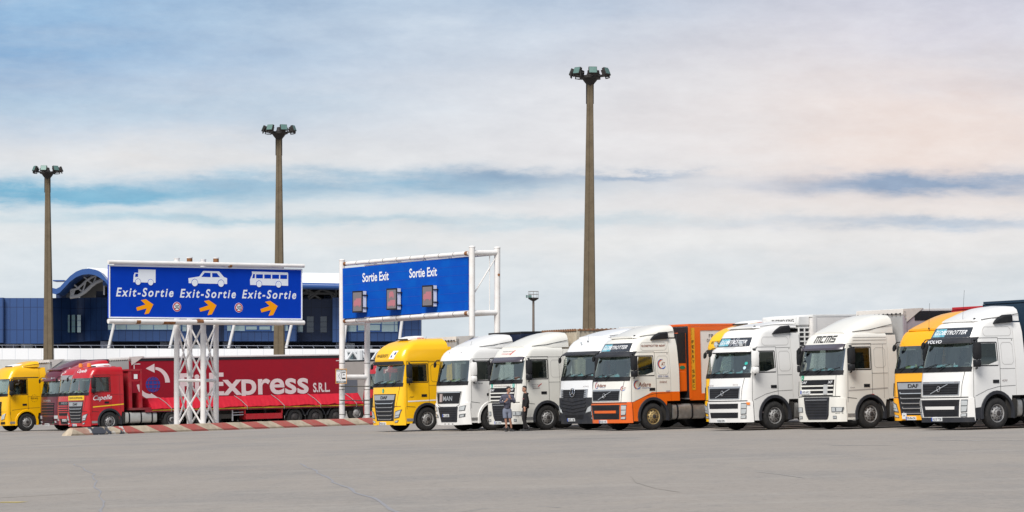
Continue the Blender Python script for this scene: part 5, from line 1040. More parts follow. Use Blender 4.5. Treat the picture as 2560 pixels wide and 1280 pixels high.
def sign1():
    r = empty('direction_sign', 'wide blue Exit-Sortie board with truck, car and bus symbols on a four-post white tower', 'road sign', P(492, 1053, 156))
    inv = r.matrix_basis.inverted() if False else Matrix.Translation(-r.location)
    def B(q, name, m, parent=None, **k): q.v = [tuple(Vector(v)-r.location) for v in q.v]; return q.build(name, m, parent or r, **k)
    Z = lambda a, b: (240+a/4.5714, 620+b/4.5714)
    pn = Panel(P(270, 800, 150.3), P(756, 800, 157.7)); q = MB()
    pn.poly(q, [(143, 192), (2358, 240), (2358, 818), (143, 798)], -.08, 0, Z); bd = B(q, 'board', SBL, smooth=0)
    q = MB(); c0, c1, c2, c3 = [pn.uv(*Z(*p)) for p in ((146, 192), (2356, 238), (2356, 820), (146, 800))]
    def bar(a, b, w=.065): q.prism([a, b, (b[0], b[1]+w) if abs(a[1]-b[1]) < 1 else (b[0]+w, b[1]), (a[0], a[1]+w) if abs(a[1]-b[1]) < 1 else (a[0]+w, a[1])], lambda u, v, t: pn.at(u, v, t), .001, .03)
    bar(c3, c2); bar((c0[0], c0[1]-.065), (c1[0], c1[1]-.065)); bar((c3[0], c3[1]+.066), (c0[0], c0[1]-.066)); bar((c2[0]-.065, c2[1]+.066), (c1[0]-.065, c1[1]-.066)); B(q, 'board_edge', SGW, bd, smooth=0)
    syms = (([(483, 243), (680, 248), (680, 398), (425, 390), (430, 310), (442, 282), (483, 284)], ([(450, 292), (479, 294), (478, 330), (445, 328)],), ((479, 388, 34), (623, 393, 34)), 'truck_symbol'),
        ([(1055, 345), (1180, 325), (1225, 262), (1405, 266), (1462, 332), (1497, 345), (1497, 412), (1060, 402)], ([(1240, 283), (1307, 285), (1307, 333), (1203, 329)], [(1325, 287), (1380, 287), (1415, 333), (1328, 333)]), ((1127, 398, 40), (1427, 405, 40)), 'car_symbol'),
        ([(1780, 268), (2188, 280), (2195, 290), (2195, 432), (1762, 422), (1760, 360), (1785, 300)], ([(1795, 298), (1815, 298), (1812, 345), (1784, 345)], [(1828, 300), (1905, 302), (1905, 347), (1828, 346)], [(1922, 303), (1998, 304), (1998, 349), (1922, 348)], [(2012, 304), (2090, 305), (2090, 352), (2012, 351)], [(2105, 306), (2182, 308), (2182, 354), (2105, 353)]), ((1862, 412, 37), (2085, 417, 37)), 'bus_symbol'))
    for shp, wins, whs, nm in syms:
        q = MB(); q.mi = 0; pn.poly(q, shp, .002, .008, Z); q.mi = 1
        for w_ in wins: pn.poly(q, w_, .009, .013, Z)
        for cx, cy, rr in whs:
            c = pn.uv(*Z(cx, cy)); R_ = rr/4.5714/49; q.mi = 1; pn.circ(q, c, R_*1.12, .0095, .014); q.mi = 0; pn.circ(q, c, R_*.98, .015, .020)
        B(q, nm, [SGW, SBL], bd, smooth=0)
    for (a, b0, b1, e) in ((228, 550, 885, 557), (958, 563, 1597, 571), (1668, 572, 2288, 580)):
        u0, z0 = pn.uv(*Z(a, b0)); u1, z1 = pn.uv(*Z(b1, e)); q = MB(); put_text(q, 'Exit-Sortie', lambda u, v: pn.at(u, v+(z1-z0)*(u-u0)/(u1-u0), .006), u0, u1, z0, .42, shear=.22, bold=.055, space=1.32); B(q, 'lettering', SGW, bd, smooth=0)
    base = [(460, 680), (565, 645), (512, 597), (568, 585), (655, 645), (603, 748), (553, 758), (580, 690), (470, 718)]
    for dx, dy in ((0, 0), (721, 10), (1420, 18)):
        q = MB(); pn.poly(q, [(a+dx, b+dy) for a, b in base], .002, .008, Z); B(q, 'arrow', SGY, bd, smooth=0)
    for cx, cy in ((924, 672), (1631, 682)):
        c = pn.uv(*Z(cx, cy)); k = 1/4.5714/49; q = MB(); pn.circ(q, c, 56*k, .002, .008); o = B(q, 'speed_roundel', SGW, bd, smooth=0)
        q = MB(); pn.circ(q, c, 52*k, .009, .012); B(q, 'roundel_ring', SGR, bd, smooth=0); q = MB(); pn.circ(q, c, 38*k, .013, .016); B(q, 'roundel_face', SGW, bd, smooth=0)
        q = MB(); put_text(q, '30', lambda u, v: pn.at(u, v, .018), c[0]-31*k, c[0]+31*k, c[1]-23*k, 46*k, bold=.05); B(q, 'roundel_number', INK, bd, smooth=0)
    # tubes above and below
    for ya, yb_, rr, nm in ((655, 665, .10, 'top_tube'), (803, 807, .12, 'bottom_tube')):
        a = pn.uv(268, ya); b = pn.uv(757, yb_); q = MB(); q.tube([pn.at(a[0], a[1], .10), pn.at(b[0], b[1], .10)], rr, 12); tb_ = B(q, nm, SWH)
        q = MB(); q.tube([pn.at(a[0]+1.25, a[1]+.0, -1.5), pn.at(b[0]-.3, b[1], -1.5)], rr, 10)
        for k in range(7):
            f = .16+.8*k/6; u = a[0]+(b[0]-a[0])*f; z = a[1]+(b[1]-a[1])*f; q.tube([pn.at(u, z, .1), pn.at(u+(.5 if k % 2 else -.5), z, -1.5)], .04, 6)
        B(q, 'cross_brace', SWH)
        q = MB()
        for (u, l) in ((1.6, .25), (3.2, .7)) if ya > 700 else ((7.2, .15),): q.tube([pn.at(a[0]+u, a[1]+.004, .103), pn.at(a[0]+u+l, a[1]+.006, .103)], rr+.002, 12)
        if ya > 700: q.tube([pn.at(a[0]+5.2, a[1]+.05, .103), pn.at(a[0]+5.6, a[1]+.05, .103)], rr+.002, 12)
        B(q, 'rust_patch', RUST, tb_)
    # tower
    cs = {'fl': (442, 155.0), 'fr': (508, 154.6), 'bl': (474, 156.8), 'br': (540, 156.4)}; post = {}
    for k, (px, D) in cs.items():
        x = (px-1280)/FP*D; yt = {'fl': 647, 'fr': 650, 'bl': 645, 'br': 646}[k]; top = P(px, yt, D).z; q = MB(); q.tube([(x, D, gz(x)), (x, D, top)], .145, 14); post[k] = (x, D); o = B(q, 'post', SWH)
        q = MB(); q.tube([(x, D, top), (x, D, top+.04)], .16, 14); B(q, 'post_cap', SWH, o)
        if k in ('bl', 'br'): q = MB(); q.tube([(x, D, top-.28), (x, D, top-.02)], .149, 14); B(q, 'rust_patch', RUST, o)
    q = MB(); zz = P(490, 951, 155).z
    for a, b in (('fl', 'fr'), ('bl', 'br'), ('fl', 'bl'), ('fr', 'br')): q.tube([(*post[a], zz), (*post[b], zz)], .08, 8)
    B(q, 'crossbar', SWH); q = MB()
    zb = gz(-16)+.15; zt = P(490, 812, 155).z
    for a, b in (('fl', 'fr'), ('bl', 'br'), ('fl', 'bl'), ('fr', 'br')):
        for k, (z0, z1) in enumerate(((zb, zz-.1), (zz+.1, zt))):
            for A_, B_ in (((a, z0), (b, z1)), ((b, z0), (a, z1))): q.tube([(*post[A_[0]], A_[1]), (*post[B_[0]], B_[1])], .05, 6)
    B(q, 'diagonal_brace', SWH)
sign1()
def sign2():
    r = empty('gantry_sign', 'blue Sortie Exit board on a white tubular gantry with three pictogram displays', 'road sign', P(1015, 1050, 158))
    def B(q, name, m, parent=None, **k): q.v = [tuple(Vector(v)-r.location) for v in q.v]; return q.build(name, m, parent or r, **k)
    Z = lambda a, b: (780+a/4.266, 600+b/4.266)
    pn = Panel(P(857, 805, 164), P(1171, 785, 153.4)); q = MB(); pn.poly(q, [(326, 303), (1660, 178), (1665, 750), (330, 838)], -.10, 0, Z); bd = B(q, 'board', SBL2, smooth=0)
    q = MB(); c = [pn.uv(*Z(*p)) for p in ((326, 303), (1660, 178), (1665, 750), (330, 838))]
    for k in range(1, 6):
        f = k/6.; a = (c[3][0], c[3][1]+(c[0][1]-c[3][1])*f); b = (c[2][0], c[2][1]+(c[1][1]-c[2][1])*f); q.prism([a, b, (b[0], b[1]+.012), (a[0], a[1]+.012)], lambda u, v, t: pn.at(u, v, t), .001, .006)
    B(q, 'board_joint', mat('joint_blue', (.01, .06, .45), .4), bd, smooth=0)
    for a, b0, b1, e, hh in ((540, 447, 820, 424, .46), (1040, 402, 1335, 380, .46)):
        u0, z0 = pn.uv(*Z(a, b0)); u1, z1 = pn.uv(*Z(b1, e)); q = MB(); put_text(q, 'Sortie Exit', lambda u, v: pn.at(u, v+(z1-z0)*(u-u0)/(u1-u0), .012), u0, u1, z0, hh, bold=.045); B(q, 'lettering', WHT, bd, smooth=0)
    SCR = mat('display_screen', (.19, .17, .18), .35, dirt=.3, dcol=(.2, .17, .17), dscale=2); PIC = mat('display_red_dots', (.45, .17, .20), .6); PIC2 = mat('display_pink_line', (.62, .35, .38), .6)
    for k, (x0, y0) in enumerate(((468, 552), (830, 524), (1210, 492))):
        u0, z1 = pn.uv(*Z(x0, y0)); u0, zb = pn.uv(*Z(x0, y0+222)); w = 1.02; h = z1-zb; t = .34; u0 += .0
        # the box stands proud of the board, so shift it to where its near face is seen
        def F_(u, v, tt): return pn.at(u, v, tt)
        sh = .22; U = u0+sh
        q = MB(); q.prism([(U, zb), (U+w, zb), (U+w, z1), (U, z1)], F_, .08, t-.03); bx = B(q, 'display_box', mat('box_white', (.72, .73, .76), .4), smooth=0)
        q = MB(); q.prism([(U-.02, zb-.02), (U+w+.02, zb-.02), (U+w+.02, z1+.02), (U-.02, z1+.02)], F_, t-.03, t); B(q, 'bezel', BLK, bx, smooth=0)
        q = MB(); q.prism([(U+.06, zb+.06), (U+w-.06, zb+.06), (U+w-.06, z1-.06), (U+.06, z1-.06)], F_, t, t+.006); sc = B(q, 'screen', SCR, bx, smooth=0)
        def van(cx, cz, sw, sh_, mirror=1):
            q = MB(); q.prism([(cx-sw*.5, cz-sh_*.35), (cx+sw*.5, cz-sh_*.35), (cx+sw*.5, cz+sh_*.5), (cx-sw*.18, cz+sh_*.5), (cx-sw*.18, cz+sh_*.3), (cx-sw*.42, cz+sh_*.25), (cx-sw*.5, cz-.02)], F_, t+.007, t+.010)
            for e in (-.3, .3): pn.circ(q, (cx+sw*e, cz-sh_*.40), sh_*.13, t+.011, t+.014, 12)
            return B(q, 'pictogram', PIC, sc, smooth=0)
        if k in (0, 2): van(U+w*.5, (zb+z1)/2-(.05 if k == 0 else 0), .78, .46)
        else:
            van(U+w*.5, zb+.33, .78, .36); q = MB(); cx, cz = U+w*.5, z1-.35
            q.prism([(cx-.24, cz-.08), (cx+.24, cz-.08), (cx+.24, cz+.06), (cx+.16, cz+.20), (cx-.16, cz+.20), (cx-.24, cz+.06)], F_, t+.007, t+.010); q.prism([(cx-.22, cz-.16), (cx-.12, cz-.16), (cx-.12, cz-.08), (cx-.22, cz-.08)], F_, t+.007, t+.010); q.prism([(cx+.12, cz-.16), (cx+.22, cz-.16), (cx+.22, cz-.08), (cx+.12, cz-.08)], F_, t+.007, t+.010); B(q, 'pictogram', PIC, sc, smooth=0)
        q = MB()
        for f in (.2, .8): z = zb+h*f; q.prism([(U+w+.001, z-.03), (U+w+.05, z-.03), (U+w+.05, z+.03), (U+w+.001, z+.03)], F_, -.05, t-.05)
        B(q, 'bracket', BLK, bx, smooth=0)
    # gantry
    cs = {'lf': (855, 164.6, 652), 'lb': (918, 165.6, 664), 'rf': (1180, 153.0, 619), 'rb': (1243, 154.0, 621)}; post = {}
    for k, (px, D, yt) in cs.items():
        x = (px-1280)/FP*D; top = P(px, yt, D).z; q = MB(); q.tube([(x, D, gz(x)), (x, D, top)], .155, 16); o = B(q, 'post', SWH); post[k] = (x, D)
        q = MB(); q.lathe([(.17, 0), (.17, .05), (.10, .09), (.001, .1)], 14, Matrix.Translation((x, D, top))); B(q, 'post_cap', SWH, o)
        if k[0] == 'l':
            q = MB()
            for py in (908, 965, 974, 1000, 1010, 1036): z = P(px, py, D).z; q = MB(); q.tube([(x, D, z-.015), (x, D, z+.015)], .165, 14); B(q, 'clamp_band', mat('band_dark', (.12, .11, .09), .6), o)
    def T(a, ya, b, yb_, rr, name): q = MB(); q.tube([P(cs[a][0], ya, cs[a][1]), P(cs[b][0], yb_, cs[b][1])], rr, 12); return B(q, name, SWH)
    T('rf', 632, 'rb', 632, .14, 'crossbar'); T('rf', 782, 'rb', 782, .14, 'crossbar'); T('lf', 943, 'lb', 943, .145, 'crossbar'); T('lf', 808, 'lb', 808, .11, 'crossbar')
    T('rf', 742, 'rb', 638, .035, 'diagonal_brace'); q = MB(); q.tube([P(1224, 638, 153.7), P(1224, 776, 153.7)], .03, 6); B(q, 'diagonal_brace', SWH)
    for y0, y1, nm in ((660, 633, 'top_chord'), (803, 783, 'bottom_chord')):
        a = P(861, y0, 164.2); b = P(1173, y1, 153.2); q = MB(); q.tube([a, b], .11, 12); o = B(q, nm, SWH)
        off = Vector((pn.n.x, pn.n.y, 0))*-1.35; q = MB(); q.tube([a+off, b+off], .10, 10); n = 10
        for k in range(n): p0 = a.lerp(b, k/n)+(off if k % 2 else Vector((0, 0, 0))); p1 = a.lerp(b, (k+1)/n)+(Vector((0, 0, 0)) if k % 2 else off); q.tube([p0, p1], .04, 6)
        B(q, 'lattice', SWH)
        for k in range(1, 9): p = a.lerp(b, k/9.); e = (b-a).normalized()*.02; q = MB(); q.tube([p-e, p+e], .117, 12); B(q, 'clamp_band', mat('band_dark'), o)
        q = MB()
        for f in (0.012, .985): p = a.lerp(b, f); e = (b-a).normalized()*.14; q.tube([p-e, p+e], .113, 12)
        B(q, 'rust_patch', RUST, o)
    q = MB()
    for py in (966, 1001): q.tube([P(851, py, 164.3), P(923, py, 165.2)], .03, 6)
    B(q, 'guard_wire', mat('band_dark'))
    q = MB(); q.lathe([(.07, -.01), (.001, 0)], 8, Matrix.Translation(P(1247, 687, 153.84)) @ Matrix.Rotation(pi/2, 4, 'X')); B(q, 'rust_patch', RUST)
sign2()
def radar_sign():
    pn = Panel(P(838, 960, 163.8), P(867, 960, 163.8)); s = empty('radar_sign', 'small orange-edged radar warning sign strapped to the left gantry post', 'sign', P(852, 960, 163.8))
    def B(q, name, m, parent=None, **k): q.v = [tuple(Vector(v)-s.location) for v in q.v]; return q.build(name, m, parent or s, **k)
    q = MB(); pn.poly(q, [(839, 922), (867, 922), (867, 959), (839, 959)], -.03, 0); b = B(q, 'plate', mat('sign_border', (.62, .30, .06), .5), smooth=0)
    q = MB(); pn.poly(q, [(840.5, 923.5), (865.5, 923.5), (865.5, 957.5), (840.5, 957.5)], .001, .004); B(q, 'face', mat('face_white', (.72, .72, .72), .5), b, smooth=0)
    q = MB(); pn.poly(q, [(840.5, 923.5), (865.5, 923.5), (865.5, 928.5), (840.5, 928.5)], .005, .007); pn.poly(q, [(840.5, 952.5), (865.5, 952.5), (865.5, 957.5), (840.5, 957.5)], .005, .007); B(q, 'band', mat('band_grey', (.16, .17, .17), .5), b, smooth=0)
    q = MB()
    for t, a, c, y in (('controles', 841.5, 864.5, 928), ('radar', 846, 860, 956.5)): u0, z0 = pn.uv(a, y); u1, _ = pn.uv(c, y); put_text(q, t, lambda u, v: pn.at(u, v, .009), u0, u1, z0+.01, .07, bold=.02)
    B(q, 'lettering', WHT, b, smooth=0)
    q = MB(); pn.poly(q, [(855, 944), (864, 944), (864, 948), (855, 948)], .005, .007); pn.poly(q, [(853, 931), (864, 930), (864, 932), (853, 933)], .005, .007); pn.poly(q, [(857, 936), (862, 936), (862, 938), (857, 938)], .005, .007)
    for k in range(3):
        c = pn.uv(841, 940); R_ = .10+.09*k; q.add([pn.at(c[0]+(R_+w)*cos(a), c[1]+(R_+w)*sin(a), .006) for a in [radians(-45+15*i) for i in range(7)] for w in (0, .02)], [(2*i, 2*i+1, 2*i+3, 2*i+2) for i in range(6)])
    B(q, 'symbol', INK, b, smooth=0)
radar_sign()
# ------------------------------------------------------------------ floodlight masts
CON = mat('mast_concrete', (.145, .112, .072), .9, dirt=.7, dcol=(.085, .064, .040), dscale=1.6, bump=.4, bscale=6)
FLB = mat('floodlight_housing', (.02, .018, .018), .6, dirt=.3, dcol=(.06, .04, .03)); FLG = mat('floodlight_glass', (.10, .19, .17), .35, .1, dirt=.3, dcol=(.2, .3, .28))
def mast(px, pyt, D, label, rot, wb, wt):
    x = (px[1]-1280)/FP*D; r = empty('floodlight_mast', label, 'floodlight mast', (x, D, gz(x)), 'concrete floodlight masts'); H = P(0, pyt, D).z-gz(x); dx = (px[0]-px[1])/FP*D
    rb, rt = wb/2/FP*D, wt/2/FP*D; zb0 = P(0, px[2], D).z-gz(x)
    slope = (rb-rt)/(H-zb0); r0 = rb+slope*zb0
    q = MB(); rg = []
    for k in range(13):
        z = H*k/12.; rr = r0+(rt-r0)*k/12.; cx = dx*(z/H); rg.append([(cx+rr*a, rr*b, z) for a, b in ((1, -.62), (.86, -1), (.18, -1), (.10, -.90), (-.10, -.90), (-.18, -1), (-.86, -1), (-1, -.62), (-1, .62), (-.6, 1), (.6, 1), (1, .62))])
    q.loft(rg); q.build('shaft', CON, r, smooth=0)
    q = MB(); q.box((dx-rt*1.12, 0, H-.75), (rt*.35, rt*1.6, 1.5)); q.box((dx+rt*1.12, 0, H-.75), (rt*.18, rt*1.6, 1.5)); q.build('cable_duct', FLB, r, smooth=0)
    q = MB(); M4 = Matrix.Translation((dx, 0, H)); q.lathe([(rt*.9, -.22), (rt*1.35, -.02), (rt*2.2, .22), (rt*2.5, .34), (rt*3.4, .40), (rt*3.4, .58), (rt*1.2, .64), (rt*.9, .8), (rt*.8, .98), (.01, 1.0)], 20, M4); q.build('head_ring', FLB, r, smooth=30)
    n = 7
    for k in range(n):
        a = rot+2*pi*k/n; R_ = rt*5.9; c = Vector((dx+R_*cos(a), R_*sin(a), H+.85)); Rz = Matrix.Rotation(a-pi/2+pi, 3, 'Z') ; tilt = Matrix.Rotation(radians(-22), 3, 'X'); Rm = Rz @ tilt
        s = rt*2.7; q = MB(); q.box(c, (s, .22, s*.86), Rm); q.box(c+Rm @ Vector((0, .18, 0)), (s*.7, .22, s*.6), Rm); f = q.build('floodlight', FLB, r, smooth=0, bevel=.02)
        q = MB(); q.box(c+Rm @ Vector((0, -.118, 0)), (s*.9, .012, s*.76), Rm); q.build('glass', FLG, f, smooth=0)
        q = MB(); q.tube([(dx+rt*2*cos(a), rt*2*sin(a), H+.5), (dx+R_*.98*cos(a), R_*.98*sin(a), H+.62), tuple(c+Rm @ Vector((0, .25, -s*.35)))], .06, 6)
        for sg in (-1, 1): q.tube([tuple(c+Rm @ Vector((sg*s*.56, 0, 0))), tuple(c+Rm @ Vector((sg*s*.56, .1, -s*.62))), tuple(c+Rm @ Vector((0, .1, -s*.62)))], .05, 5)
        q.build('bracket', FLB, f)
mast((1475, 1472, 815), 209, 224, 'tallest concrete floodlight mast, standing behind the white and orange tractor', .35, 32, 15.5)
mast((697.5, 698.5, 885), 346, 265, 'concrete floodlight mast in the middle, rising behind the right end of the Exit-Sortie board', 1.5, 27.5, 13)
mast((119, 122.5, 890), 444, 302, 'leftmost and lowest-looking of the three concrete floodlight masts, in front of the blue terminal', .1, 24, 11.5)
def far_mast():
    D = 520; x = (1333.5-1280)/FP*D; r = empty('lighting_mast', 'small distant steel mast with a railed platform and lamps on its left side', 'lighting mast', (x, D, gz(x))); H = P(0, 748, D).z-gz(x)
    q = MB(); q.tube([(0, 0, 0), (0, 0, H)], [.30, .20], 10); q.build('shaft', mat('mast_steel', (.16, .13, .11), .6), r)
    q = MB(); q.lathe([(.3, -.3), (.9, .05), (.9, .25), (.1, .3)], 14, Matrix.Translation((0, 0, H))); q.build('platform', FLB, r)
    q = MB()
    for z in (.85, 1.35): q.tube([(.88*cos(a), .88*sin(a), H+z) for a in [2*pi*k/16 for k in range(17)]], .03, 5)
    for k in range(8): a = 2*pi*k/8; q.tube([(.88*cos(a), .88*sin(a), H+.2), (.88*cos(a), .88*sin(a), H+1.35)], .025, 5)
    q.build('railing', mat('mast_steel'), r)
    for xx, w in ((-1.15, .3), (-.62, .6)): q = MB(); q.box((xx, -.9, H+.45), (w, .25, .45)); f = q.build('floodlight', FLB, r, smooth=0); q = MB(); q.box((xx, -1.035, H+.45), (w*.85, .01, .38)); q.build('glass', FLG, f, smooth=0)
far_mast()
# ------------------------------------------------------------------ terminal building
def panelled(key, col, px_, pz, seam=(.02, .04, .10), var=.10, rough=.45):
    m = bpy.data.materials.new(key); m.use_nodes = True; nt = m.node_tree; L = nt.links; bs = nt.nodes['Principled BSDF']; bs.inputs['Roughness'].default_value = rough
    tc = nt.nodes.new('ShaderNodeTexCoord'); sp = nt.nodes.new('ShaderNodeSeparateXYZ'); L.new(tc.outputs['Object'], sp.inputs[0]); cb = nt.nodes.new('ShaderNodeCombineXYZ'); L.new(sp.outputs[0], cb.inputs[0]); L.new(sp.outputs[2], cb.inputs[1])
    b = nt.nodes.new('ShaderNodeTexBrick'); b.offset = 0; b.inputs['Scale'].default_value = 1; b.inputs['Mortar Size'].default_value = .03; b.inputs['Brick Width'].default_value = px_; b.inputs['Row Height'].default_value = pz; b.inputs['Mortar'].default_value = seam+(1,)
    b.inputs['Color1'].default_value = tuple(col)+(1,); b.inputs['Color2'].default_value = tuple(c*(1-var) for c in col)+(1,); L.new(cb.outputs[0], b.inputs['Vector']); L.new(b.outputs[0], bs.inputs['Base Color']); MATS[key] = m; return m
NB = panelled('navy_cladding', (.028, .075, .22), .75, 2.5, seam=(.01, .025, .09)); NB2 = panelled('dark_navy_cladding', (.012, .032, .10), 1.1, 2.5, seam=(.006, .015, .05)); WCL = panelled('white_cladding', (.80, .81, .83), 1.35, 6, seam=(.60, .63, .67), var=.03)
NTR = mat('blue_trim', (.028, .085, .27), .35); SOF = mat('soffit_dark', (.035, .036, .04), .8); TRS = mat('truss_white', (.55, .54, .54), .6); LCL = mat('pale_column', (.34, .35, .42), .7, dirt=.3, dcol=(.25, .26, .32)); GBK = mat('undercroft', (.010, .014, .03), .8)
WGL = mat('sky_glass', (.36, .47, .49), .08, .25, coat=1, dirt=.25, dcol=(.25, .35, .37)); TGL = mat('teal_glass', (.015, .11, .14), .08, .2, coat=1)
GLP = mat('navy_glass', (.02, .035, .07), .1, .2, coat=1)
def building():
    D0 = 330.; r = empty('terminal_building', 'long dark blue panelled ferry terminal with a wave-shaped white roof behind the signs', 'building', (P(500, 900, D0).x, D0, gz(-70))); o_ = r.location
    def B(q, name, m, parent=None, **k): q.v = [tuple(Vector(v)-o_) for v in q.v]; return q.build(name, m, parent or r, **k)
    def bx(q, x0, y0, x1, y1, D=D0, dep=14): a = P(x0, y1, D); b = P(x1, y0, D); q.b2((a.x, D, a.z), (b.x, D+dep, b.z)); return q
    # left block, cut by the picture edge
    q = MB(); bx(q, -260, 744, 38-30, 857, D0, 26); B(q, 'wing', NB, smooth=0)
    q = MB(); bx(q, 8.3, 745, 130, 859, D0+.6, 25); B(q, 'wing', NB, smooth=0)
    # concave link block
    q = MB(); n = 20; rg = []
    for k in range(n+1):
        t = k/n; px = 130+145*t; D = D0+1.2+5.0*sin(pi*t)*.9; a = P(px, 858-8*t, D); b = P(px, 745-1.5*t, D); rg.append([(a.x, D, a.z), (b.x, D, b.z), (b.x, D0+20, b.z), (a.x, D0+20, a.z)])
    q.loft(rg); w = B(q, 'curved_wall', NB, smooth=50)
    for px in (170, 183.5, 197.5): 
        q = MB(); bx(q, px-4.3, 787, px+4.3, 831, D0+4.6, .6); f = B(q, 'window', TGL if px < 190 else WGL, w, smooth=0); q = MB()
        for y in (801, 816): bx(q, px-4.3, y, px+4.3, y+1, D0+4.55, .05)
        B(q, 'window_frame', NTR, f, smooth=0)
    # main blocks right of the link
    q = MB(); bx(q, 275, 747, 470, 853, D0+.5, 22); B(q, 'main_block', NB, smooth=0)
    q = MB(); bx(q, 470.3, 747, 560, 853, D0+1.4, 22); B(q, 'main_block', NB2, smooth=0)
    q = MB(); bx(q, 560.3, 747, 741, 853, D0+.3, 22); B(q, 'main_block', NB, smooth=0)
    q = MB(); bx(q, 741.3, 747, 831, 853, D0+2.6, 20); rb = B(q, 'recessed_block', NB2, smooth=0)
    q = MB(); bx(q, 831.3, 744, 866, 855, D0-.2, 20); bx(q, 866.3, 770, 1052, 853, D0+.5, 3); B(q, 'main_block', NB, smooth=0)
    for x0, x1 in ((767, 784), (801, 817)):
        q = MB(); bx(q, x0, 791, x1, 831, D0+2.52, .07); f = B(q, 'window', GLP, rb, smooth=0); q = MB()
        for y in (804, 817): bx(q, x0, y, x1, y+1, D0+2.48, .03)
        B(q, 'window_frame', NB2, f, smooth=0)
    def band(x0, x1, y0, y1, muls, D, blue=()):
        q = MB(); bx(q, x0, y0, x1, y1, D-.03, .02); f = B(q, 'window', WGL, smooth=0); q = MB()
        for m_ in muls: bx(q, m_, y0, m_+1.4, y1, D-.07, .035)
        bx(q, x0, (y0*2+y1)/3, x1, (y0*2+y1)/3+1, D-.065, .03); bx(q, x0, y1, x1, y1+1.5, D-.10, .08); B(q, 'window_frame', NTR, f, smooth=0)
        for a, b in blue:
            q = MB(); bx(q, a, y0+8, b, y1, D-.085, .03); g = B(q, 'casement_frame', NTR, f, smooth=0)
            q = MB(); bx(q, a+3, y0+10, b-3, y1-3, D-.11, .02); B(q, 'casement_pane', WGL, f, smooth=0)
    band(270, 452, 804, 824, (288, 315, 349, 383, 417), D0+.5); band(456, 466, 808, 828, (), D0+.5); band(568, 720, 806, 827, (578, 612, 645, 678, 712), D0+.3, ((612, 645), (645.5, 678))); band(740.5+2, 757, 806, 830, (), D0+2.6)
    band(868, 994, 802, 829, (891, 921, 953, 985), D0+.5, ((892, 921), (922, 953)))
    for x0 in (980,):
        pass
    # undercroft with columns and railing
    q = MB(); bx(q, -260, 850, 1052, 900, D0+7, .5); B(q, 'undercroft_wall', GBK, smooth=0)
    for x0, x1 in ((14, 41), (251, 279), (400, 418), (557, 580), (840, 868), (1010, 1030)): q = MB(); bx(q, x0, 853, x1, 900, D0+2.8, 1.5); B(q, 'undercroft_column', LCL, smooth=0)
    for x0, x1, y0 in ((52, 80, 851), (425, 440, 862), (470, 520, 862), (592, 600, 866), (660, 676, 866), (866, 886, 858), (905, 930, 864)): q = MB(); bx(q, x0, y0, x1, 900, D0+1.8, .8); B(q, 'white_cabinet', mat('cabinet_white', (.6, .62, .64), .6), smooth=0)
    for x0, y0, x1, y1 in ((262, 868, 275, 870),): pass
    # leaning white props
    for a, b, y0 in ((286, 271, 806), (440, 424, 806), (587, 571, 806), (730, 715, 806), (866, 858, 800), (1005, 996, 800)):
        q = MB(); q.tube([P(a, y0, D0-1.5), P(b, 872, D0-3.5)], .17, 8); B(q, 'raking_prop', TRS)
    # wave roof
    pts = [(128, 719), (140, 722), (150, 717), (162, 704), (175, 690), (190, 679), (205, 673), (222, 671), (238, 674), (252, 682), (262, 693), (270, 703)]
    q = MB(); rg = []
    for px, py in pts:
        th = 14 if px < 262 else 10; a = P(px, py, D0-5); b = P(px, py+th, D0-5); rg.append([(a.x, D0-5, a.z), (b.x, D0-5, b.z), (b.x, D0+0, b.z), (a.x, D0+0, a.z)])
    q.loft(rg); B(q, 'wave_roof_edge', NTR, smooth=40)
    q = MB(); rg = []
    for px, py in pts: a = P(px, py+1.5, D0); b = P(px, py+9, D0); rg.append([(a.x, D0+.01, a.z), (b.x, D0+.01, b.z), (b.x, D0+40, b.z), (a.x, D0+40, a.z)])
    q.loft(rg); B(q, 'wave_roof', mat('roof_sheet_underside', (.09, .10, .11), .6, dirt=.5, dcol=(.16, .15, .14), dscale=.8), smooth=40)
    q = MB(); rg = []
    for px, top, bot in ((215, 671.2, 674), (250, 671.6, 690), (270, 673, 704), (560, 680, 706), (880, 684, 709), (1060, 686, 711)): a = P(px, top, D0+1); b = P(px, bot, D0-3); rg.append([(b.x, D0-3, b.z), (b.x, D0-2, a.z-.1*(1 if px > 230 else .05)), (a.x, D0+6, a.z), (a.x, D0+36, a.z-1), (b.x, D0+36, b.z)])
    q.loft(rg); B(q, 'roof', mat('roof_white', (.80, .81, .82), .4), smooth=0)
    q = MB(); a = P(258, 706, D0-3.5); b = P(1060, 720, D0-3.5); q.tube([a, b], .36, 14); B(q, 'eaves_tube', NTR)
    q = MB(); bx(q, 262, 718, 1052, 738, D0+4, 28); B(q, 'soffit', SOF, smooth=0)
    # trusses below the roof
    def truss(seq, rr, D=D0-2.5):
        q = MB(); q.tube([P(x, y, D) for x, y in seq], rr, 8); return q
    q = truss([(175, 743), (195, 740), (212, 730), (228, 715), (240, 706), (258, 699)], .2); q2 = truss([(178, 725), (192, 722), (205, 712), (214, 703), (228, 694), (240, 688)], .13); q.add(q2.v, q2.f)
    for a, b in (((186, 712), (204, 728)), ((206, 731), (214, 706)), ((210, 692), (232, 711)), ((233, 710), (241, 689)), ((213, 704), (232, 690)), ((182, 738), (188, 722)), ((177, 724), (177, 743)), ((260, 700), (260, 737)), ((176, 742), (184, 724))): q.tube([P(*a, D0-2.5), P(*b, D0-2.5)], .10, 6)
    B(q, 'truss', TRS)
    q = MB(); bx(q, 140, 725, 166, 750, D0+5, 4); bx(q, 240, 728, 275, 750, D0+5, 4); bx(q, 741, 738, 770, 752, D0+6, 3); bx(q, 810, 730, 828, 750, D0+6, 3); B(q, 'clerestory_block', NB2, smooth=0)
    q = MB()
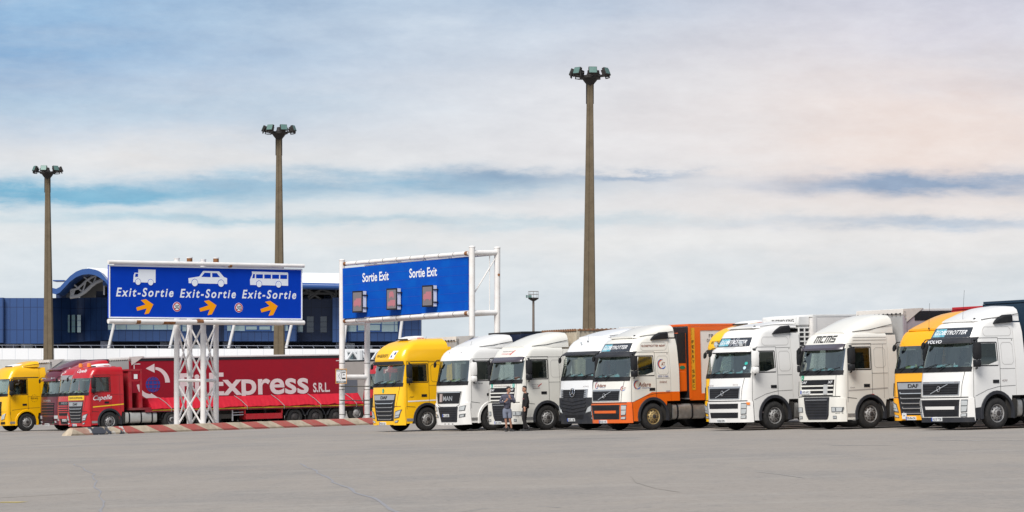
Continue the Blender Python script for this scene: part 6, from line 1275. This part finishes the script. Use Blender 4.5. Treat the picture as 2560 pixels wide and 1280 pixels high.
    for a, b in (((757, 720), (790, 736)), ((770, 742), (815, 718)), ((790, 718), (840, 736)), ((745, 740), (790, 716)), ((772, 748), (800, 730)), ((802, 748), (778, 733)), ((840, 716), (840, 745)), ((827, 735), (840, 748)), ((842, 734), (828, 748)), ((755, 734), (850, 734))): q.tube([P(*a, D0+2), P(*b, D0+2)], .12, 6)
    B(q, 'truss', mat('truss_grey', (.12, .12, .12), .7))
    # a strip of the higher roof behind the wave
    q = MB(); bx(q, 132, 700, 160, 703, D0+20, 3); B(q, 'rear_roof_edge', NTR, smooth=0)
building()
# elevated ramp wall with its railing
def ramp():
    D = 310.; r = empty('ramp_wall', 'long white panelled parapet wall of the raised walkway in front of the terminal', 'wall', (P(430, 900, D).x, D, gz(-70))); o_ = r.location
    def B(q, name, m, parent=None, **k): q.v = [tuple(Vector(v)-o_) for v in q.v]; return q.build(name, m, parent or r, **k)
    a = P(-300, 870, D); b = P(1080, 873, D); c = P(0, 899, D)
    q = MB(); q.loft([[(p.x, D, c.z), (p.x, D, p.z), (p.x, D+.4, p.z), (p.x, D+.4, c.z)] for p in (a, b)]); B(q, 'parapet', WCL, smooth=0)
    q = MB(); q.b2((a.x, D+.02, -2), (b.x, D+.38, c.z-.01)); B(q, 'base', mat('ramp_base', (.55, .55, .53), .7, dirt=.3, dcol=(.4, .4, .38)), smooth=0)
    q = MB(); q.b2((a.x, D+.4, c.z+.3), (b.x, D+14, c.z+.5)); B(q, 'deck', mat('deck_concrete', (.2, .2, .2), .8), smooth=0)
    q = MB(); x = a.x
    za = a.z; zt = P(0, 862, D).z
    while x < b.x: q.tube([(x, D+.2, za-.05), (x-.15, D+.5, zt+(b.z-a.z)*(x-a.x)/(b.x-a.x))], .022, 5); x += 1.15
    q.tube([(a.x, D+.5, zt), (b.x, D+.5, zt+b.z-a.z)], .03, 6); B(q, 'railing', mat('rail_grey', (.20, .22, .28), .5))
ramp()
def walkway():
    D = 230.; r = empty('covered_walkway', 'white latticed footbridge with windows seen between the gantry posts', 'walkway', (P(900, 900, D).x, D, gz(-40))); o_ = r.location
    def B(q, name, m, parent=None, **k): q.v = [tuple(Vector(v)-o_) for v in q.v]; return q.build(name, m, parent or r, **k)
    q = MB(); 
    for y0, y1 in ((876, 881), (899, 903)): a = P(866, y1, D); b = P(985, y0, D); q.b2((a.x, D, a.z), (b.x, D+2, b.z))
    a = P(866, 899, D); b = P(985, 881, D); q.b2((a.x, D+1.2, a.z+.01), (b.x, D+1.4, b.z-.01)); B(q, 'deck_frame', mat('cabinet_white'), smooth=0)
    for x0, x1, m in ((869, 881, WGL), (892, 897, NTR), (908, 924, WGL), (926, 938, GLP), (945, 960, WGL)): q = MB(); a = P(x0, 898, D); b = P(x1, 883, D); q.b2((a.x, D+1.1, a.z), (b.x, D+1.19, b.z)); B(q, 'window', m, smooth=0)
    q = MB()
    for x0, x1 in ((868, 880), (897, 885), (915, 905), (930, 942), (960, 948)): q.tube([P(x0, 899, D), P(x1, 881, D)], .10, 6)
    q.tube([P(900, 876, D), P(900, 903, D)], .25, 8)
    for px in (880, 975): g = P(px, 903, D); q.tube([(g.x, D+.5, gz(g.x)), (g.x, D+.5, g.z)], .2, 8)
    B(q, 'lattice', mat('cabinet_white'))
walkway()

# ------------------------------------------------------------------ people
def skin_mesh(name, m, nodes, edges, parent, sub=2, root=None):
    """continuous limb surface grown round a skeleton; nodes: name -> (x,y,z,rx,ry)"""
    ks = list(nodes); me = bpy.data.meshes.new(name); me.from_pydata([nodes[k][:3] for k in ks], [(ks.index(a), ks.index(b)) for a, b in edges], [])
    o = bpy.data.objects.new(name+'_tmp', me); COL.objects.link(o); md = o.modifiers.new('s', 'SKIN'); 
    for i, k in enumerate(ks):
        v = me.skin_vertices[0].data[i]; n = nodes[k]; v.radius = (n[3], n[4] if len(n) > 4 else n[3]); v.use_root = (k == (root or ks[0]))
    md.use_smooth_shade = True; sb = o.modifiers.new('u', 'SUBSURF'); sb.levels = sub; sb.render_levels = sub
    bpy.context.view_layer.update(); me2 = bpy.data.meshes.new_from_object(o.evaluated_get(bpy.context.evaluated_depsgraph_get())); bpy.data.objects.remove(o); me2.name = name
    me2.materials.clear(); me2.materials.append(m); me2.shade_smooth(); ob = bpy.data.objects.new(name, me2); COL.objects.link(ob)
    if parent: ob.parent = parent
    return ob
def head_mesh(q, c, yaw, s=1.0):
    """head with brow, nose, chin and ears; faces -y turned by yaw"""
    Rz = Matrix.Rotation(yaw, 3, 'Z'); n = 18; rg = []
    prof = [(-.125, .035, -.045, .020), (-.115, .042, -.075, .045), (-.09, .052, -.088, .062), (-.06, .060, -.092, .074), (-.02, .068, -.090, .086), (.02, .072, -.090, .094), (.06, .074, -.088, .096), (.09, .066, -.075, .088), (.115, .045, -.05, .065), (.125, .015, -.02, .03)]
    for z, w, f, b in prof:
        ring = []
        for k in range(n):
            a = 2*pi*k/n; x = w*sin(a); y = -cos(a); y = (-f)*y*-1 if False else (f if y < 0 else b)*abs(y)
            ring.append(Vector((x, y, z)))
        rg.append([Vector(c)+Rz @ (p*s) for p in ring])
    q.loft(rg)
    q.loft([[Vector(c)+Rz @ (Vector(p)*s) for p in ring] for ring in ([(-.012, -.088, .035), (.012, -.088, .035), (0, -.094, .036)], [(-.018, -.086, -.02), (.018, -.086, -.02), (0, -.122, -.015)], [(-.014, -.086, -.032), (.014, -.086, -.032), (0, -.10, -.034)])])
    for sg in (1, -1): q.loft([[Vector(c)+Rz @ (Vector((sg*(.070+d), .012+.022*cos(t), .0+.034*sin(t)))*s) for t in [2*pi*k/8 for k in range(8)]] for d in (0, .018)])
def face(c, yaw, parent, s=1.0, hair=(.02, .016, .014), beard=True, cropped=False):
    Rz = Matrix.Rotation(yaw, 3, 'Z'); hm = mat('dark_hair', hair, .7); em = mat('eye_dark', (.03, .02, .02), .3); lm = mat('lip', (.35, .12, .10), .6)
    q = MB()
    for sg in (1, -1): q.box(Vector(c)+Rz @ Vector((sg*.030, -.086, .022))*s, (.022*s, .012, .010*s), Rz)
    q.build('eyes', em, parent); q = MB()
    for sg in (1, -1): q.box(Vector(c)+Rz @ Vector((sg*.032, -.088, .045))*s, (.038*s, .012, .008*s), Rz)
    q.build('eyebrows', hm, parent); q = MB(); q.box(Vector(c)+Rz @ Vector((0, -.088, -.060))*s, (.045*s, .012, .012*s), Rz); q.build('lips', lm, parent)
    q = MB(); n = 18; rg = []
    for z, w, f, b in ((-.06, .070, .045, .092), (-.02, .076, .035, .102), (.03, .082, .005, .108), (.06, .083, -.078, .110), (.095, .073, -.084, .098), (.125, .052, -.060, .074), (.138, .016, -.02, .03)):
        rg.append([Vector(c)+Rz @ (Vector((w*sin(2*pi*k/n), (b if -cos(2*pi*k/n) >= 0 else f)*abs(cos(2*pi*k/n)) if f < 0 or -cos(2*pi*k/n) >= 0 else f*abs(cos(2*pi*k/n)), z))*s) for k in range(n)])
    q.loft(rg); q.build('hair', hm, parent, smooth=60)
    if beard: q = MB(); q.box(Vector(c)+Rz @ Vector((0, -.090, -.045))*s, (.05*s, .014, .010*s), Rz); q.build('moustache', hm, parent)
def shoe(a, d, m, parent, L=.28):
    q = MB(); a = Vector(a); d = Vector((d[0], d[1], 0)).normalized(); s = Vector((-d.y, d.x, 0)); rg = []
    for t, w, h in ((-.09, .030, .07), (-.07, .040, .095), (0, .042, .10), (.06, .046, .08), (.13, .050, .06), (.18, .040, .045), (.20, .02, .03)):
        p = a+d*t*L/.28; rg.append([p+s*w, p+s*w*.95+Vector((0, 0, h*.7)), p+s*w*.4+Vector((0, 0, h)), p-s*w*.4+Vector((0, 0, h)), p-s*w*.95+Vector((0, 0, h*.7)), p-s*w])
    q.loft(rg); return q.build('shoe', m, parent, smooth=60)
def hand_nodes(nd, ed, tag_, w, palm, dirf, side, curl=.6):
    """palm and five fingers as skinned chains: w wrist, palm centre offset, dirf finger direction"""
    P0 = Vector(w); f = Vector(dirf).normalized(); s = Vector(side).normalized(); n = f.cross(s)
    nd[tag_+'p'] = (*(P0+f*.05), .030, .020); ed.append((tag_+'w', tag_+'p'))
    for i, (off, ln) in enumerate(((-.030, .075), (-.010, .085), (.010, .080), (.030, .062))):
        b = P0+f*.085+s*off; m_ = b+f*ln*.5+n*ln*.18*curl; e = m_+f*ln*.35+n*ln*.45*curl
        nd[f'{tag_}f{i}a'] = (*b, .011, .011); nd[f'{tag_}f{i}b'] = (*m_, .009, .009); nd[f'{tag_}f{i}c'] = (*e, .008, .008); ed += [(tag_+'p', f'{tag_}f{i}a'), (f'{tag_}f{i}a', f'{tag_}f{i}b'), (f'{tag_}f{i}b', f'{tag_}f{i}c')]
    t = P0+f*.04-s*.040; nd[tag_+'t1'] = (*t, .012, .012); t2 = t-s*.02+f*.035; nd[tag_+'t2'] = (*t2, .010, .010); ed += [(tag_+'p', tag_+'t1'), (tag_+'t1', tag_+'t2')]
SKN = mat('skin', (.42, .22, .15), .55); 
STR = bpy.data.materials.new('striped_knit'); STR.use_nodes = True
def _str():
    nt = STR.node_tree; b = nt.nodes['Principled BSDF']; tc = nt.nodes.new('ShaderNodeTexCoord'); sp = nt.nodes.new('ShaderNodeSeparateXYZ'); nt.links.new(tc.outputs['Object'], sp.inputs[0])
    w = nt.nodes.new('ShaderNodeMath'); w.operation = 'FRACT'; m_ = nt.nodes.new('ShaderNodeMath'); m_.operation = 'MULTIPLY'; m_.inputs[1].default_value = 17; nt.links.new(sp.outputs[2], m_.inputs[0]); nt.links.new(m_.outputs[0], w.inputs[0])
    g = nt.nodes.new('ShaderNodeMath'); g.operation = 'GREATER_THAN'; g.inputs[1].default_value = .55; nt.links.new(w.outputs[0], g.inputs[0])
    x = nt.nodes.new('ShaderNodeMixRGB'); x.inputs[1].default_value = (.028, .028, .045, 1); x.inputs[2].default_value = (.12, .12, .165, 1); nt.links.new(g.outputs[0], x.inputs[0]); nt.links.new(x.outputs[0], b.inputs['Base Color']); b.inputs['Roughness'].default_value = .9
_str()
BLKC = mat('black_cloth', (.012, .012, .014), .9); DSHO = mat('dark_shoe', (.02, .02, .022), .6)
def stand(px, py, D): x = (px-1280)/FP*D; return (x, D, gz(x))
p = empty('person', 'man in grey shorts and a dark striped sweater holding both hands at his chest', 'person', stand(1268, 1078, 120.6), 'two men talking in front of the trucks')
nd = {'hip': (-.01, 0, .96, .11, .085), 'spine': (0, 0, 1.15, .10, .08), 'chest': (.01, 0, 1.38, .11, .08), 'neck': (.03, -.01, 1.53, .055, .055), 'skull': (.05, -.02, 1.62, .05, .05),
      'rs': (-.17, 0, 1.43, .042, .042), 're': (-.28, -.07, 1.17, .042, .042), 'rw': (-.06, -.27, 1.20, .026, .026), 'ls': (.19, 0, 1.43, .042, .042), 'le': (.29, -.10, 1.16, .042, .042), 'lw': (.13, -.26, 1.34, .026, .026),
      'rh': (-.10, 0, .88, .085, .085), 'rk': (-.06, -.04, .49, .055, .055), 'rc': (-.04, .01, .34, .052, .052), 'ra': (-.03, .02, .10, .034, .034), 'lh': (.09, 0, .88, .085, .085), 'lk': (.11, -.04, .49, .055, .055), 'lc': (.14, .02, .34, .052, .052), 'la': (.18, .06, .10, .034, .034)}
ed = [('hip', 'spine'), ('spine', 'chest'), ('chest', 'neck'), ('neck', 'skull'), ('chest', 'rs'), ('rs', 're'), ('re', 'rw'), ('chest', 'ls'), ('ls', 'le'), ('le', 'lw'), ('hip', 'rh'), ('rh', 'rk'), ('rk', 'rc'), ('rc', 'ra'), ('hip', 'lh'), ('lh', 'lk'), ('lk', 'lc'), ('lc', 'la')]
hand_nodes(nd, ed, 'r', nd['rw'][:3], 0, (.5, -.2, .8), (.6, .3, -.2)); hand_nodes(nd, ed, 'l', nd['lw'][:3], 0, (-.4, -.2, .9), (.6, -.3, .2))
def build_body(nd, ed, par, hc, yaw):
    o = skin_mesh('body', SKN, nd, ed, par, 1, 'hip'); q = MB(); head_mesh(q, hc, yaw); h = q.build('head', SKN, None, smooth=80)
    # join head into the body mesh so that the figure is one surface object
    import bmesh
    bm = bmesh.new(); bm.from_mesh(o.data); bm.from_mesh(h.data); bm.to_mesh(o.data); bm.free(); o.data.shade_smooth(); me = h.data; bpy.data.objects.remove(h); return o
build_body(nd, ed, p, (.06, -.02, 1.68), radians(48)); face((.06, -.02, 1.68), radians(48), p, beard=False)
sw = {'b': (-.01, 0, .92, .18, .145), 'm': (0, 0, 1.12, .175, .135), 'c': (.01, 0, 1.36, .175, .125), 'n': (.03, -.01, 1.535, .075, .075), 'rs': (-.19, 0, 1.42, .080, .080), 're': (-.29, -.07, 1.17, .062, .062), 'rw': (-.09, -.24, 1.19, .042, .042), 'ls': (.21, 0, 1.42, .080, .080), 'le': (.30, -.10, 1.16, .062, .062), 'lw': (.15, -.24, 1.31, .042, .042)}
skin_mesh('striped_sweater', STR, sw, [('b', 'm'), ('m', 'c'), ('c', 'n'), ('c', 'rs'), ('rs', 're'), ('re', 'rw'), ('c', 'ls'), ('ls', 'le'), ('le', 'lw')], p, 2, 'm')
skin_mesh('shorts', mat('grey_blue_cloth', (.17, .19, .25), .85, dirt=.4, dcol=(.11, .12, .16), dscale=9), {'w': (-.01, 0, .98, .155, .12), 'h': (-.01, 0, .90, .165, .135), 'r1': (-.10, -.01, .80, .108, .11), 'r2': (-.08, -.03, .55, .100, .095), 'r3': (-.08, -.03, .53, .100, .095), 'l1': (.10, -.01, .80, .108, .11), 'l2': (.115, -.03, .55, .098, .095), 'l3': (.115, -.03, .53, .098, .095)}, [('w', 'h'), ('h', 'r1'), ('r1', 'r2'), ('r2', 'r3'), ('h', 'l1'), ('l1', 'l2'), ('l2', 'l3')], p, 2, 'h')
skin_mesh('sock', BLKC, {'a': (-.03, .02, .17, .040, .040), 'b': (-.03, .02, .06, .040, .040)}, [('a', 'b')], p, 1); skin_mesh('sock', BLKC, {'a': (.175, .055, .17, .040, .040), 'b': (.18, .06, .06, .040, .040)}, [('a', 'b')], p, 1)
shoe((-.03, .02, 0), (-.2, -1), DSHO, p); shoe((.18, .06, 0), (.5, -1), DSHO, p)
p = empty('person', 'dark-haired man in a black hooded sweatshirt and black trousers, arms down by his side', 'person', stand(1313, 1077, 120.9), 'two men talking in front of the trucks')
nd = {'hip': (.0, 0, .97, .085, .10), 'spine': (.02, 0, 1.16, .08, .10), 'chest': (.02, 0, 1.40, .08, .11), 'neck': (-.0, 0, 1.54, .055, .055), 'skull': (-.02, 0, 1.62, .05, .05),
      'rs': (-.03, -.17, 1.43, .042, .042), 're': (.06, -.22, 1.16, .042, .042), 'rw': (-.0, -.20, .94, .026, .026), 'ls': (.05, .17, 1.43, .042, .042), 'le': (.12, .24, 1.16, .042, .042), 'lw': (.06, .22, .92, .026, .026),
      'rh': (.0, -.09, .90, .08, .08), 'rk': (-.07, -.08, .50, .055, .055), 'ra': (.10, -.02, .10, .034, .034), 'lh': (.0, .09, .90, .08, .08), 'lk': (-.02, .07, .50, .055, .055), 'la': (-.02, .06, .10, .034, .034)}
ed = [('hip', 'spine'), ('spine', 'chest'), ('chest', 'neck'), ('neck', 'skull'), ('chest', 'rs'), ('rs', 're'), ('re', 'rw'), ('chest', 'ls'), ('ls', 'le'), ('le', 'lw'), ('hip', 'rh'), ('rh', 'rk'), ('rk', 'ra'), ('hip', 'lh'), ('lh', 'lk'), ('lk', 'la')]
hand_nodes(nd, ed, 'r', nd['rw'][:3], 0, (-.2, 0, -1), (1, .1, 0)); hand_nodes(nd, ed, 'l', nd['lw'][:3], 0, (-.2, 0, -1), (1, .1, 0))
build_body(nd, ed, p, (-.03, 0, 1.69), radians(-52)); face((-.03, 0, 1.69), radians(-52), p)
sw = {'b': (.0, 0, .89, .14, .165), 'm': (.02, 0, 1.12, .135, .155), 'c': (.02, 0, 1.38, .130, .165), 'n': (.0, 0, 1.545, .078, .08), 'rs': (-.02, -.18, 1.43, .078, .078), 're': (.07, -.23, 1.16, .062, .062), 'rw': (.0, -.205, .95, .042, .042), 'ls': (.05, .18, 1.43, .078, .078), 'le': (.12, .24, 1.16, .062, .062), 'lw': (.06, .22, .95, .042, .042)}
hd = skin_mesh('hooded_sweatshirt', BLKC, sw, [('b', 'm'), ('m', 'c'), ('c', 'n'), ('c', 'rs'), ('rs', 're'), ('re', 'rw'), ('c', 'ls'), ('ls', 'le'), ('le', 'lw')], p, 2, 'm')
skin_mesh('hood', BLKC, {'a': (.07, -.09, 1.49, .05, .05), 'b': (.10, 0, 1.51, .06, .05), 'c': (.06, .09, 1.50, .05, .05)}, [('a', 'b'), ('b', 'c')], p, 2)
q = MB(); put_text(q, 'UP', lambda u, v: (-.09+u*.6, -.20+.0*u, v), -.04, .12, 1.28, .05, bold=.03); q.build('chest_print', mat('pale_red_print', (.5, .2, .22), .6), p, smooth=0)
skin_mesh('trousers', mat('black_trousers', (.012, .010, .012), .9), {'w': (.0, 0, 1.0, .115, .13), 'h': (.0, 0, .90, .125, .15), 'r1': (-.02, -.08, .78, .10, .10), 'r2': (-.07, -.08, .50, .082, .082), 'r3': (.09, -.025, .07, .066, .066), 'l1': (-.0, .08, .78, .10, .10), 'l2': (-.02, .07, .50, .082, .082), 'l3': (-.02, .06, .06, .066, .066)}, [('w', 'h'), ('h', 'r1'), ('r1', 'r2'), ('r2', 'r3'), ('h', 'l1'), ('l1', 'l2'), ('l2', 'l3')], p, 2, 'h')
shoe((.10, -.02, 0), (-.9, -.5), DSHO, p); shoe((-.03, .06, 0), (-1, -.4), DSHO, p)
